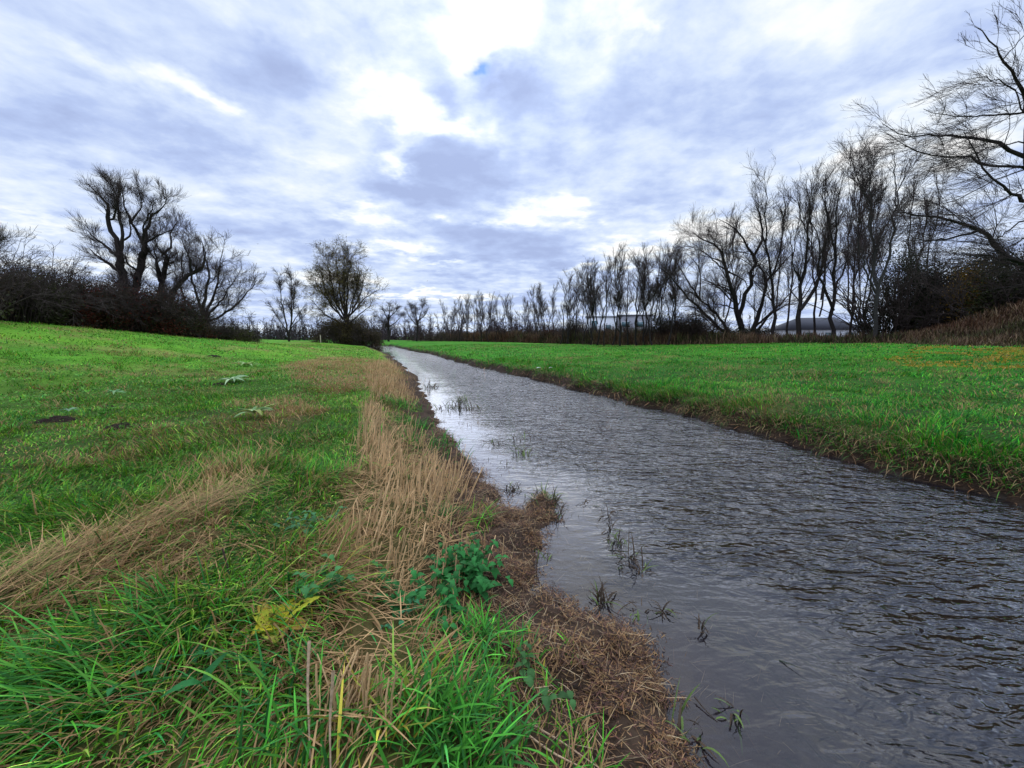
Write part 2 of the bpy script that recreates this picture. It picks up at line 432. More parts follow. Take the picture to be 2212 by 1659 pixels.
hgt = tm('ADD', tm('MULTIPLY', w1, 1.0), tm('MULTIPLY', w2, .45))
stg = tm('MULTIPLY', tm('MULTIPLY', at_.outputs[0], .74), tm('ADD', w3, .45))
hgt = tm('MULTIPLY', hgt, tm('ADD', stg, .05))
bp = t.nodes.new('ShaderNodeBump'); bp.inputs['Strength'].default_value = 1; bp.inputs['Distance'].default_value = .17
t.links.new(hgt, bp.inputs['Height'])
fr = t.nodes.new('ShaderNodeFresnel'); fr.inputs[0].default_value = 1.36; t.links.new(bp.outputs[0], fr.inputs['Normal'])
gloss = t.nodes.new('ShaderNodeBsdfGlossy'); gloss.inputs['Roughness'].default_value = .02; t.links.new(bp.outputs[0], gloss.inputs['Normal'])
tr = t.nodes.new('ShaderNodeBsdfTransparent'); tr.inputs[0].default_value = (.62, .61, .62, 1)
mur = t.nodes.new('ShaderNodeBsdfDiffuse'); mur.inputs[0].default_value = (.026, .026, .042, 1)
m0 = t.nodes.new('ShaderNodeMixShader'); m0.inputs[0].default_value = .22
t.links.new(tr.outputs[0], m0.inputs[1]); t.links.new(mur.outputs[0], m0.inputs[2])
m1 = t.nodes.new('ShaderNodeMixShader'); t.links.new(tm('MINIMUM', tm('MAXIMUM', tm('SUBTRACT', tm('MULTIPLY', fr.outputs[0], 3.5), .055), .02), 1.0), m1.inputs[0])
t.links.new(m0.outputs[0], m1.inputs[1]); t.links.new(gloss.outputs[0], m1.inputs[2]); t.links.new(m1.outputs[0], out.inputs[0])
water = mesh_obj('water', np.stack([X[used], Yg[used], np.full(len(used), WZ)], 1), remap[Qw], MW, np.repeat(calm[:, None], 3, 1))
tag(water, 'rippled shallow stream reflecting the cloudy sky', kind='structure')

# ---------------------------------------------------------------- blades and tubes
def blades(base, az, lean, length, width, curl, col, seg=3, tipc=1.15):
    """base (n,3); az direction of lean; lean from vertical (rad); curl extra bend; returns V,Q,C"""
    n = len(base); s = np.linspace(0, 1, seg + 1)
    th = lean[:, None] + curl[:, None] * s[None] ** 1.3
    dl_ = (length / seg)[:, None]
    hx = np.concatenate([np.zeros((n, 1)), np.cumsum(np.sin(th[:, 1:]) * dl_, 1)], 1)
    hz_ = np.concatenate([np.zeros((n, 1)), np.cumsum(np.cos(th[:, 1:]) * dl_, 1)], 1)
    cx, cy = np.sin(az)[:, None], np.cos(az)[:, None]
    P = np.stack([base[:, 0:1] + hx * cx, base[:, 1:2] + hx * cy, base[:, 2:3] + hz_], -1)      # n,seg+1,3
    wp = width[:, None] * np.array([.75, 1.0, .8, .12] if seg == 3 else ([.8, 1.0, .1] if seg == 2 else np.interp(s, [0, .35, .75, 1], [.6, 1, .7, .06])))[None] * .5
    side = np.stack([cy, -cx, np.zeros_like(cx)], -1)
    V = np.stack([P - side * wp[..., None], P + side * wp[..., None]], 2).reshape(-1, 3)        # n,seg+1,2,3
    o = (np.arange(n) * (seg + 1) * 2)[:, None] + (np.arange(seg) * 2)[None]
    Q = np.stack([o, o + 1, o + 3, o + 2], -1).reshape(-1, 4)
    C = np.repeat(col[:, None], (seg + 1) * 2, 1)
    k = np.repeat(np.linspace(.8, tipc, seg + 1), 2)[None, :, None]  # darker base, lighter tip: blade tone plus mild shade put into the colour
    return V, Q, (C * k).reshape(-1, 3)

def tubes(P, Rr, sides=3):
    """P (C,N,3), Rr (C,N)"""
    C, Np, _ = P.shape
    T = np.gradient(P, axis=1); T /= np.linalg.norm(T, axis=2, keepdims=True) + 1e-9
    ref = np.where(np.abs(T[..., 2:3]) > .9, np.array([1., 0, 0]), np.array([0, 0, 1.]))
    ref = np.broadcast_to(ref[:, :1], T.shape)
    A = np.cross(T, ref); A /= np.linalg.norm(A, axis=2, keepdims=True) + 1e-9
    B = np.cross(T, A)
    an = np.arange(sides) * 2 * math.pi / sides
    V = P[:, :, None] + Rr[:, :, None, None] * (A[:, :, None] * np.cos(an)[None, None, :, None] + B[:, :, None] * np.sin(an)[None, None, :, None])
    o = (np.arange(C) * Np * sides)[:, None, None] + (np.arange(Np - 1) * sides)[None, :, None]
    k = np.arange(sides)[None, None]; kn = (k + 1) % sides
    Q = np.stack([o + k, o + kn, o + kn + sides, o + k + sides], -1).reshape(-1, 4)
    return V.reshape(-1, 3), Q

def resample(pts, n):
    pts = np.asarray(pts, float); d = np.r_[0, np.cumsum(np.linalg.norm(np.diff(pts, axis=0), axis=1))]
    s = np.linspace(0, d[-1], n)
    # smooth through the corners
    out = np.stack([np.interp(s, d, pts[:, k]) for k in range(3)], 1)
    o2 = out.copy(); o2[1:-1] = (out[:-2] + 2 * out[1:-1] + out[2:]) / 4
    return o2

def grow(rng, P, Rr, n, tr, ang, lf, npts, up=0., wig=.15, rf=.5, rmin=.004, trop=(0, 0, 0), lmin=.2, taper=.25, tshape=.5):
    C, Np, _ = P.shape
    clen = np.linalg.norm(np.diff(P, axis=1), axis=2).sum(1)
    w = np.clip(clen, .01, None); w = w / w.mean()
    cnt = rng.poisson(n * np.clip(w, .3, 2.2)); cnt = np.maximum(cnt, 1)
    idx = np.repeat(np.arange(C), cnt); m = len(idx)
    t_ = rng.uniform(tr[0], tr[1], m); f = t_ * (Np - 1); i0 = np.minimum(f.astype(int), Np - 2); fr_ = (f - i0)[:, None]
    p = P[idx, i0] * (1 - fr_) + P[idx, i0 + 1] * fr_
    T = P[idx, i0 + 1] - P[idx, i0]; T /= np.linalg.norm(T, axis=1, keepdims=True) + 1e-9
    r0 = Rr[idx, i0] * (1 - fr_[:, 0]) + Rr[idx, i0 + 1] * fr_[:, 0]
    q = rng.normal(size=(m, 3)); q -= T * (q * T).sum(1, keepdims=True); q /= np.linalg.norm(q, axis=1, keepdims=True) + 1e-9
    a = rng.uniform(ang[0], ang[1], m)[:, None]
    D = T * np.cos(a) + q * np.sin(a) + np.array([0, 0, up]); D /= np.linalg.norm(D, axis=1, keepdims=True)
    L = np.maximum(rng.uniform(lf[0], lf[1], m) * clen[idx] * (1 - tshape * t_), lmin)
    out = np.zeros((m, npts, 3)); out[:, 0] = p
    for k in range(1, npts):
        D = D + rng.normal(size=(m, 3)) * wig + np.array(trop); D /= np.linalg.norm(D, axis=1, keepdims=True)
        out[:, k] = out[:, k - 1] + D * (L / (npts - 1))[:, None]
    rr = np.maximum(r0 * rf, rmin)[:, None] * np.linspace(1, taper, npts)[None]
    return out, np.maximum(rr, rmin)

def jit(rng, c, n, amt=.25):
    return np.asarray(c)[None] * (1 + rng.uniform(-amt, amt, (n, 1))) * np.ones((n, 3))

# ---------------------------------------------------------------- trees
BARK = np.array([.030, .024, .022]); TWIG = np.array([.075, .054, .050])
def leafcloud(rng, centers, size, col, amt=.35):
    n = len(centers)
    a = rng.normal(size=(n, 3)); a /= np.linalg.norm(a, axis=1, keepdims=True)
    b = rng.normal(size=(n, 3)); b -= a * (a * b).sum(1, keepdims=True); b /= np.linalg.norm(b, axis=1, keepdims=True)
    s = (size * rng.uniform(.6, 1.4, n))[:, None]
    V = np.stack([centers - a * s, centers - b * s * .45 + a * s * .1, centers + a * s, centers + b * s * .45 + a * s * .1], 1).reshape(-1, 3)
    Q = np.arange(n * 4).reshape(-1, 4)
    C = np.repeat(col * (1 + rng.uniform(-amt, amt, (n, 1))), 4, 0)
    return V, Q, C

def make_tree(name, base, limbs, label, cat, group=None, seed=0, levels=None, rmin=.012, bark=BARK, twig=TWIG, leaves=0, leafcol=(.10, .09, .03), leafsize=.05, dj=.35, sides=7, root=None, bare=0):
    """limbs: list of (points (k,3), r0, r1); parts trunk and crown"""
    rng = np.random.default_rng(seed)
    root = root or empty(name, base, label, cat, group)
    NP = 12
    P = np.stack([resample(l[0], NP) for l in limbs]); Rr = np.stack([np.linspace(l[1], l[2], NP) for l in limbs])
    clen = np.linalg.norm(np.diff(P, axis=1), axis=2).sum(1)
    P[:, 1:-1] += rng.normal(size=(len(limbs), NP - 2, 3)) * (clen * .008)[:, None, None]
    Rr = Rr * .7 * (1 + rng.uniform(-.08, .08, Rr.shape))
    t = MB(); V, Q = tubes(P, Rr, sides); t.add(V - base, Q, bark)
    t.build('trunk', M_bark, root)
    c = MB(); tips = []
    A = (P[bare:], Rr[bare:])
    levels = levels or [dict(n=7, tr=(.25, 1), ang=(.35, .9), lf=(.25, .5), npts=6, up=.35, wig=.16, rf=.5),
                        dict(n=6, tr=(.15, 1), ang=(.35, .9), lf=(.3, .55), npts=5, up=.25, wig=.18, rf=.55),
                        dict(n=5, tr=(.1, 1), ang=(.3, .8), lf=(.35, .65), npts=4, up=.2, wig=.2, rf=.6)]
    allP = []
    for k, lv in enumerate(levels):
        A = grow(rng, A[0], A[1], rmin=rmin * (1.0, .8, .55, .5)[k], **lv)
        V, Q = tubes(A[0], A[1], 4 if k == 0 else 3); c.add(V - base, Q, bark if k == 0 else twig)
        tips.append(A[0].reshape(-1, 3))
    if leaves:
        T = tips[-1]; ce = T[rng.integers(0, len(T), leaves)] + rng.normal(size=(leaves, 3)) * .12
        V, Q, C = leafcloud(rng, ce, leafsize, np.asarray(leafcol)); c.add(V - base, Q, C)
    c.build('crown', M_bark if not leaves else M_leaf, root)
    return root

def limb_px(pts, Y, r0, r1, rng, spread=.3, c=None):
    """picture directions at a tree's own distance, wandering in depth"""
    if c: pts = [(c[0] + a * c[2], c[1] + b * c[2]) for a, b in pts]
    k = len(pts); off = np.cumsum(rng.normal(size=k) * spread); off -= off[0]
    return (np.array([at(u, v, Y + o) for (u, v), o in zip(pts, off)]), r0, r1)

C1 = (0, 329.2, .2728); C2 = (493.7, 493.7, .1984); C4 = (1316.6, 329.2, .2646); C5 = (1700.7, 54.9, .4465)
def px_tree(name, Y, frame, limbs, label, seed, cat='tree', spread=.35, group=None, **kw):
    rng = np.random.default_rng(seed + 1000)
    u0, v0 = limbs[0][0][0]; u0, v0 = frame[0] + u0 * frame[2], frame[1] + v0 * frame[2]
    b = at(u0, v0, Y); gz = hz(b[0], b[1]); base = np.array([b[0], b[1], gz - .05])
    L = []
    for i, (pts, r0, r1) in enumerate(limbs):
        l = limb_px(pts, Y, r0, r1, rng, spread, frame)
        if i == 0 or kw.get('_allbase'): 
            l = (np.concatenate([[base + (l[0][0] - l[0][0]) ], l[0]]), l[1], l[2]) if l[0][0][2] - gz > .3 else (np.concatenate([[np.array([l[0][0][0], l[0][0][1], gz - .1])], l[0][1:]]), l[1], l[2])
        L.append(l)
    # limbs that start on another limb are pulled onto it
    for i in range(1, len(L)):
        s = L[i][0][0]; best = None
        for j in range(i):
            Pj = resample(L[j][0], 24); d2 = (Pj[:, 0] - s[0]) ** 2 + (Pj[:, 2] - s[2]) ** 2; k = int(d2.argmin())
            if best is None or d2[k] < best[0]: best = (d2[k], Pj[k])
        if best[0] < 1.2:
            sh = best[1] - s; L[i][0][:] = L[i][0] + np.array([0, sh[1], 0]); L[i][0][0] = best[1]
    return make_tree(name, base, L, label, cat, group, seed, **kw)

LV_WIL = [dict(n=11, tr=(.3, 1), ang=(.4, 1.0), lf=(.15, .3), npts=6, up=.3, wig=.2, rf=.25, lmin=.8),
          dict(n=7, tr=(.1, 1), ang=(.3, .9), lf=(.4, .7), npts=5, up=.25, wig=.15, rf=.45, trop=(-.03, 0, .06), lmin=.6),
          dict(n=8, tr=(.05, 1), ang=(.2, .7), lf=(.5, .85), npts=4, up=.3, wig=.10, rf=.5, trop=(-.04, 0, .1), lmin=.5)]
px_tree('leaning_willow', 30, C1, [
    ([(985,1130),(985,1010),(965,900),(945,800)], .42, .30), ([(945,800),(915,690),(885,620),(848,535),(868,430),(800,350),(700,250)], .28, .04),
    ([(948,790),(980,700),(960,600),(935,480),(942,350),(925,250)], .20, .04), ([(870,520),(930,550),(962,450),(935,340)], .12, .04),
    ([(980,695),(1050,640),(1025,510),(1000,440)], .10, .03), ([(945,850),(865,750),(790,700),(710,620)], .20, .03), ([(975,980),(880,880),(805,840),(720,760)], .24, .03),
    ([(868,430),(880,330),(830,230)], .09, .03)],
    'tallest bare willow above the left hedge, trunk leaning left', 1, levels=LV_WIL, rmin=.0075)
px_tree('forked_willow', 31, C1, [
    ([(1060,1130),(1085,1000),(1115,920),(1130,820),(1165,760)], .40, .28), ([(1165,760),(1120,640),(1062,530),(1012,420),(1005,300)], .20, .03),
    ([(1165,760),(1190,640),(1228,510),(1320,450),(1350,370)], .20, .03), ([(1070,550),(1150,470),(1165,330)], .10, .03), ([(1180,720),(1280,660),(1400,610)], .12, .03),
    ([(1100,950),(1040,890),(1000,800)], .15, .03), ([(1160,740),(1162,610),(1180,540),(1260,400)], .12, .03)],
    'bare willow forking wide right beside the tallest leaning willow', 2, levels=LV_WIL, rmin=.0075)
px_tree('pollard_willow', 32, C1, [
    ([(1265,1130),(1275,1000),(1320,900),(1325,830)], .32, .22), ([(1325,830),(1300,760),(1280,650)], .13, .03), ([(1325,830),(1400,760),(1395,640),(1440,570)], .14, .03),
    ([(1262,1010),(1245,900),(1240,830),(1205,720)], .26, .03), ([(1240,860),(1190,800),(1160,700)], .1, .03)],
    'shorter pollarded willow with stubby forks behind the left hedge', 3, levels=LV_WIL, rmin=.0075)
px_tree('bent_willow', 31.5, C1, [
    ([(1340,1150),(1370,1100),(1450,1010),(1510,940),(1600,915)], .34, .18), ([(1600,915),(1590,800),(1560,700)], .14, .03), ([(1510,940),(1500,850),(1450,740)], .14, .03),
    ([(1455,1005),(1430,900),(1440,780)], .08, .03)],
    'bare willow whose thick stem bends out to the right over the hedge', 4, levels=LV_WIL, rmin=.0075)
LV_E = [dict(n=10, tr=(.2, 1), ang=(.35, 1.0), lf=(.25, .5), npts=7, up=.3, wig=.2, rf=.35, lmin=1.0),
        dict(n=8, tr=(.1, 1), ang=(.35, 1.0), lf=(.4, .7), npts=5, up=.2, wig=.2, rf=.45, lmin=.8),
        dict(n=7, tr=(.1, 1), ang=(.3, .9), lf=(.45, .8), npts=4, up=.15, wig=.18, rf=.5, lmin=.6)]
px_tree('round_tree', 36, C1, [
    ([(1605,1450),(1615,1380),(1622,1320)], .38, .28), ([(1620,1340),(1500,1200),(1410,1000),(1385,860)], .2, .03), ([(1620,1330),(1575,1150),(1520,950),(1500,750)], .2, .03),
    ([(1620,1330),(1640,1150),(1660,950),(1600,680)], .22, .03), ([(1625,1330),(1700,1150),(1750,920),(1775,770)], .2, .03), ([(1630,1345),(1780,1290),(1930,1170),(2030,1040)], .18, .03),
    ([(1630,1340),(1780,1150),(1890,980)], .16, .03), ([(1620,1360),(1450,1280),(1350,1180)], .16, .03)],
    'bare spreading round-crowned tree at the right end of the left hedge', 5, levels=LV_E, rmin=.012)
LV_F = [dict(n=15, tr=(.15, 1), ang=(.25, .8), lf=(.25, .42), npts=6, up=.4, wig=.14, rf=.35, lmin=1.5),
        dict(n=8, tr=(.1, 1), ang=(.3, .9), lf=(.35, .6), npts=5, up=.15, wig=.16, rf=.5, lmin=1.2),
        dict(n=6, tr=(.1, 1), ang=(.3, .9), lf=(.5, .85), npts=4, up=-.15, wig=.15, rf=.55, trop=(0, 0, -.12), lmin=.9)]
px_tree('big_willow', 70, C2, [
    ([(1300,1240),(1295,1120),(1290,1000)], .75, .5), ([(1290,1050),(1240,700),(1215,400),(1200,240)], .3, .04), ([(1290,1050),(1200,800),(1130,450),(1090,300)], .28, .04),
    ([(1300,1000),(1340,600),(1380,300)], .28, .04), ([(1310,1000),(1450,750),(1520,500)], .28, .04), ([(1310,1010),(1500,780),(1650,680)], .25, .04),
    ([(1280,1050),(1150,850),(1000,600),(950,530)], .25, .04), ([(1280,1080),(1100,950),(930,770)], .22, .04), ([(1310,1080),(1450,950),(1590,840)], .22, .04),
    ([(1290,950),(1290,600),(1285,270)], .25, .04), ([(1300,1000),(1420,700),(1450,420)], .2, .04), ([(1285,1000),(1080,680),(1060,520)], .2, .04)],
    'large dense willow standing alone beside the left bank far down the stream', 6, levels=LV_F, rmin=.018, leaves=14000, leafcol=(.22, .17, .06), leafsize=.09, twig=np.array([.09,.06,.045]), spread=.9)
LV_G = [dict(n=13, tr=(.3, 1), ang=(.25, .8), lf=(.14, .3), npts=5, up=.5, wig=.15, rf=.35, lmin=1.2),
        dict(n=7, tr=(.1, 1), ang=(.3, .9), lf=(.4, .7), npts=4, up=.2, wig=.16, rf=.5, lmin=.8),
        dict(n=5, tr=(.1, 1), ang=(.3, .9), lf=(.5, .8), npts=3, up=.1, wig=.15, rf=.6, lmin=.6)]
px_tree('twin_stem_tree', 72, C2, [
    ([(660,1225),(640,1100),(610,950),(580,750),(545,540)], .28, .04), ([(675,1215),(695,950),(690,700),(680,520)], .26, .04), ([(692,980),(740,700),(752,560)], .15, .03),
    ([(695,1060),(790,900),(860,830)], .14, .03), ([(630,1120),(540,960),(480,850)], .14, .03), ([(690,1080),(820,960),(900,900)], .12, .03)],
    'slender bare tree with two upright stems left of the large willow', 7, levels=LV_G, rmin=.02)
px_tree('far_oak', 100, C2, [
    ([(1745,1215),(1740,1050),(1745,940)], .45, .3), ([(1745,960),(1750,880),(1745,810)], .25, .05), ([(1745,1080),(1850,1000),(1900,930)], .2, .05), ([(1745,1000),(1690,900),(1670,830)], .2, .05),
    ([(1745,980),(1820,900),(1840,820)], .2, .05), ([(1745,1060),(1680,1020),(1620,930)], .16, .05)],
    'small bare oak-like tree just right of the large willow', 8, levels=LV_E, rmin=.015)
px_tree('far_oak', 100, C2, [
    ([(2050,1215),(2060,1100),(2060,1000)], .4, .28), ([(2060,1020),(2030,930),(2030,840)], .22, .05), ([(2060,1020),(2100,900),(2110,790)], .22, .05), ([(2060,1010),(2140,930),(2170,860)], .18, .05),
    ([(2050,1060),(1960,960),(1920,850)], .2, .05), ([(2050,1040),(1990,900),(1980,820)], .18, .05)],
    'small bare tree standing alone left of where the long tree row begins', 9, levels=LV_E, rmin=.015)

# far row of slender trees: six grown forms, copied
def proto_row(seed, base):
    rng = np.random.default_rng(seed); H = 10.0; L = []
    stems = rng.integers(1, 4)
    for s in range(stems):
        dxy = rng.normal(size=2) * (.5 if stems > 1 else .15)
        h0 = 0.0 if s == 0 else rng.uniform(.5, 3.0)
        p = [np.array([0, 0, 0]) + (0 if s == 0 else np.array([0, 0, h0]))]
        for k in range(1, 6):
            zz_ = h0 + (H * rng.uniform(.92, 1.0) - h0) * k / 5
            p.append(np.array([dxy[0] * (k / 5) ** .6 * 1.5 + rng.normal() * .12, dxy[1] * (k / 5) ** .6 * 1.5 + rng.normal() * .12, zz_]))
        L.append((np.array(p), .13 if s == 0 else .09, .02))
    lv = [dict(n=14, tr=(.28, .98), ang=(.35, .8), lf=(.2, .38), npts=6, up=.45, wig=.1, rf=.33, trop=(0, 0, .08), tshape=.55),
          dict(n=7, tr=(.1, 1), ang=(.3, .8), lf=(.4, .65), npts=4, up=.35, wig=.12, rf=.45, trop=(0, 0, .08), lmin=.6),
          dict(n=5, tr=(.1, 1), ang=(.3, .7), lf=(.5, .8), npts=3, up=.25, wig=.12, rf=.6, lmin=.5)]
    return make_tree('row_tree', np.zeros(3), L, 'x', 'tree', 'slender bare trees in a row along the far edge of the right meadow', seed, levels=lv, rmin=.0125, sides=6,
                     root=empty('row_tree', base, 'x', 'tree', 'slender bare trees in a row along the far edge of the right meadow'))
ROW = [(945,668),(959,660),(975,652),(992,648),(1009,645),(1024,642),(1040,640),(1056,636),(1072,634),(1088,638),(1105,645),(1121,661),(1140,640),(1160,622),(1178,618),
       (1196,637),(1210,601),(1225,595),(1241,590),(1259,598),(1276,575),(1290,568),(1305,565),(1323,560),(1340,552),(1357,556),(1375,548),(1392,560),(1409,545),(1425,548),(1443,538),(1458,546)]
ORD = ['first','second','third','fourth','fifth','sixth','seventh','eighth','ninth','tenth','eleventh','twelfth','thirteenth','fourteenth','fifteenth','sixteenth']
def copy_tree(o, parent=None):
    c = o.copy(); COL.objects.link(c); c.parent = parent
    for ch in o.children: copy_tree(ch, c)
    return c
protos = [proto_row(300 + k, (0, 0, 0)) for k in range(7)]
nused = 0
rr = random.Random(4)
rt = []
for i, (u, vt) in enumerate(ROW):
    Y = 850 * 10.6 / (742 - vt) * rr.uniform(.94, 1.06)
    b = at(u, 740, Y); z = hz(b[0], b[1])
    H = at(u, vt, Y)[2] - z
    o = protos[i] if i < 7 else copy_tree(protos[(i * 3 + 2) % 7])
    o.location = (b[0], b[1], z); s = H / 10.1; w = s * rr.uniform(.95, 1.3)
    o.scale = (w, w, s); o.rotation_euler = (0, 0, rr.uniform(0, 6.28))
    if i < 16: lab = 'slender bare tree, %s from the left end of the long far row' % ORD[i]
    else: lab = 'slender bare tree, %s from the right end of the long far row' % ORD[31 - i]
    o['label'] = lab; rt.append(o)

LV_J = [dict(n=14, tr=(.22, 1), ang=(.3, .95), lf=(.2, .4), npts=8, up=.3, wig=.2, rf=.33, lmin=1.5),
        dict(n=8, tr=(.1, 1), ang=(.35, .95), lf=(.38, .65), npts=6, up=.25, wig=.2, rf=.45, lmin=1.1),
        dict(n=7, tr=(.1, 1), ang=(.3, .85), lf=(.45, .8), npts=4, up=.2, wig=.16, rf=.5, lmin=.7)]
px_tree('multi_stem_willow', 44, C4, [
    ([(1130,1580),(1080,1440),(1040,1300),(1010,1150),(972,1030),(960,900),(890,800),(790,700),(680,650)], .5, .04),
    ([(1060,1330),(1070,1240),(1120,1130),(1158,950),(1150,850),(1060,720),(950,600),(870,560)], .34, .04), ([(1158,880),(1210,700),(1190,560),(1130,400)], .2, .03),
    ([(1150,1560),(1220,1330),(1270,1100),(1285,1000),(1220,930),(1180,900)], .4, .08), ([(1280,1050),(1400,900),(1500,800)], .2, .03),
    ([(1080,1570),(900,1420),(820,1380),(740,1250),(680,1240),(620,1150),(555,1060),(410,940)], .36, .04),
    ([(960,1480),(885,1330),(780,1230),(700,1160),(620,1130)], .26, .06), ([(770,1220),(690,1050),(600,900),(550,760)], .15, .03), ([(760,1210),(795,1050),(770,900),(660,800)], .12, .03),
    ([(1040,1300),(930,1255),(830,1245)], .12, .05), ([(1200,1450),(1300,1320),(1400,1260),(1520,1235)], .22, .04), ([(1170,1540),(1340,1290),(1480,1140),(1560,1080)], .24, .04),
    ([(965,1000),(1040,1060),(1060,1120)], .1, .06), ([(972,1020),(860,960),(760,860),(640,800)], .14, .03), ([(1200,1480),(1180,1250),(1200,1050)], .12, .03)],
    'wide bare willow with many thick limbs spreading from one base', 20, levels=LV_J, rmin=.011, spread=.5)
LV_T = [dict(n=17, tr=(.25, .98), ang=(.3, .85), lf=(.2, .38), npts=8, up=.5, wig=.13, rf=.33, trop=(0, 0, .05), lmin=1.5),
        dict(n=7, tr=(.1, 1), ang=(.3, .85), lf=(.4, .65), npts=5, up=.3, wig=.15, rf=.45, lmin=1.0),
        dict(n=5, tr=(.1, 1), ang=(.3, .8), lf=(.5, .8), npts=4, up=.2, wig=.14, rf=.5, lmin=.6)]
px_tree('tall_ash', 41, C4, [([(1340,1600),(1340,1300),(1318,950),(1280,700),(1270,500),(1262,250)], .25, .03), ([(1320,1000),(1400,780),(1420,560),(1420,300)], .12, .03), ([(1300,840),(1230,650),(1190,350)], .1, .03)],
    'tall straight thin tree just right of the wide willow centre', 21, levels=LV_T, rmin=.0105)
px_tree('tall_ash', 39, C4, [([(1545,1600),(1560,1300),(1562,1050),(1640,700),(1640,420),(1600,260)], .34, .03), ([(1570,1290),(1660,1080),(1740,900),(1760,600),(1745,190)], .24, .03), ([(1665,1060),(1800,880),(1900,780)], .14, .03),
    ([(1562,1080),(1500,900),(1480,650)], .12, .03), ([(1640,700),(1560,500),(1540,310)], .1, .03)],
    'bare tree with two heavy forked stems right of the wide willow', 22, levels=LV_T, rmin=.0105)
px_tree('tall_ash', 38, C5, [([(222,1555),(222,1380),(235,1100),(240,900),(265,760)], .30, .03), ([(222,1390),(160,1200),(150,1000),(90,850)], .18, .03), ([(226,1300),(300,1100),(320,900)], .15, .03), ([(235,1100),(200,900),(175,760)], .12, .03)],
    'bare tree with rusty lower trunk, third large tree right of wide willow', 23, levels=LV_T, rmin=.0105)
px_tree('silver_tree', 34, C5, [([(420,1525),(430,1300),(402,1000),(400,860),(330,700),(310,650)], .24, .03), ([(402,1000),(440,800),(430,640)], .12, .03), ([(430,1300),(500,1100),(520,900),(560,700),(600,640)], .16, .03), ([(430,1290),(360,1150),(330,1000)], .12, .03), ([(520,900),(490,780),(480,620)], .08, .03)],
    'tall bare tree with pale lower trunk beside the dark right shrubs', 24, levels=LV_T, rmin=.0105, bark=np.array([.05, .045, .042]))
# big tree whose trunk stands just outside the right edge
LV_O = [dict(n=13, tr=(.1, 1), ang=(.4, 1.0), lf=(.2, .40), npts=8, up=-.10, wig=.06, rf=.24, trop=(-.10, 0, -.03), tshape=.3, lmin=1.0),
        dict(n=8, tr=(.1, 1), ang=(.2, .6), lf=(.4, .7), npts=6, up=-.02, wig=.07, rf=.45, trop=(-.09, 0, .02), lmin=.7),
        dict(n=4, tr=(.1, 1), ang=(.2, .6), lf=(.35, .7), npts=4, up=.08, wig=.08, rf=.6, trop=(-.04, 0, .06), lmin=.3)]
px_tree('overhanging_tree', 17, C5, [
    ([(1420,1600),(1360,1250),(1290,1000),(1200,800),(1150,620),(1135,500),(1190,380),(1240,200),(1260,0)], .42, .10),
    ([(1370,1320),(1145,1160),(1060,1110),(980,1050),(925,985),(860,955),(740,940),(660,920),(560,905)], .20, .03), ([(925,985),(800,1030),(700,1035),(610,1020)], .07, .015),
    ([(1240,880),(1145,850),(1070,820),(1030,780),(960,740),(915,680),(880,580),(840,520)], .12, .015), ([(1180,700),(1145,690),(1050,680),(900,660),(780,640),(700,630),(560,580),(510,560)], .09, .015),
    ([(1150,615),(1050,590),(950,565),(830,555),(700,545),(600,545),(500,530),(445,485)], .11, .015), ([(1160,440),(1080,452),(1000,450),(880,455),(790,470),(700,455),(620,425)], .06, .012),
    ([(1200,430),(1145,365),(1100,310),(1060,240),(1010,160),(970,115),(920,80),(885,20)], .10, .012), ([(1200,380),(1130,470),(1110,400),(1050,300),(960,270),(840,275)], .04, .012),
    ([(1010,160),(1050,100),(1145,20)], .025, .01), ([(1250,560),(1100,570),(960,600),(820,650),(700,690)], .035, .01), ([(1250,640),(1100,700),(950,780),(800,850),(690,880)], .035, .01), ([(1260,760),(1120,800),(980,870),(850,900)], .035, .01), ([(1260,300),(1100,390),(950,430),(840,440)], .03, .01), ([(1260,200),(1120,290),(980,330),(830,335)], .025, .01), ([(1300,1030),(1160,930),(1060,990),(1000,1040)], .06, .02), ([(1260,940),(1150,1020),(1050,1080)], .05, .02)],
    'large bare tree reaching in from the right edge with sweeping limbs', 25, levels=LV_O, rmin=.0055, spread=.3, sides=8, bare=1)
px_tree('edge_tree', 30, (0, 0, 1), [([(-60,640),(-55,590),(-40,560),(-10,535)], .25, .05), ([(-50,580),(-30,530),(0,510)], .12, .04), ([(-45,575),(-70,520),(-60,480)], .12, .04)],
    'twiggy branch end showing at the far left edge above the hedge', 26, levels=LV_WIL, rmin=.0075)

for k, (u, Y, vt, lab) in enumerate([(1500, 55, 520, 'thin bare tree behind the left limbs of the wide willow'), (1560, 56, 470, 'thin bare tree seen through the middle of the wide willow'),
      (1668, 52, 420, 'thin bare tree behind the tall straight one'), (1700, 50, 400, 'thin bare tree left of the heavy forked ash'), (1765, 50, 385, 'thin bare tree between the two heavy ash trees'),
      (1835, 47, 370, 'thin bare tree right of the rusty-trunked ash'), (1860, 46, 400, 'shorter thin tree left of the pale-trunked tree'), (1935, 45, 360, 'thin bare tree rising right of the pale-trunked tree'), (1985, 44, 400, 'thin bare tree rising from the right hand thicket')]):
    b = at(u, 740, Y); z = hz(b[0], b[1]); H = at(u, vt, Y)[2] - z; o = copy_tree(protos[(k * 2 + 1) % 7]); o.location = (b[0], b[1], z)
    o.scale = (H / 10.1 * .8, H / 10.1 * .8, H / 10.1); o.rotation_euler = (0, 0, k * 1.3); o['label'] = lab; o['group'] = 'thin bare trees among the large right hand trees'

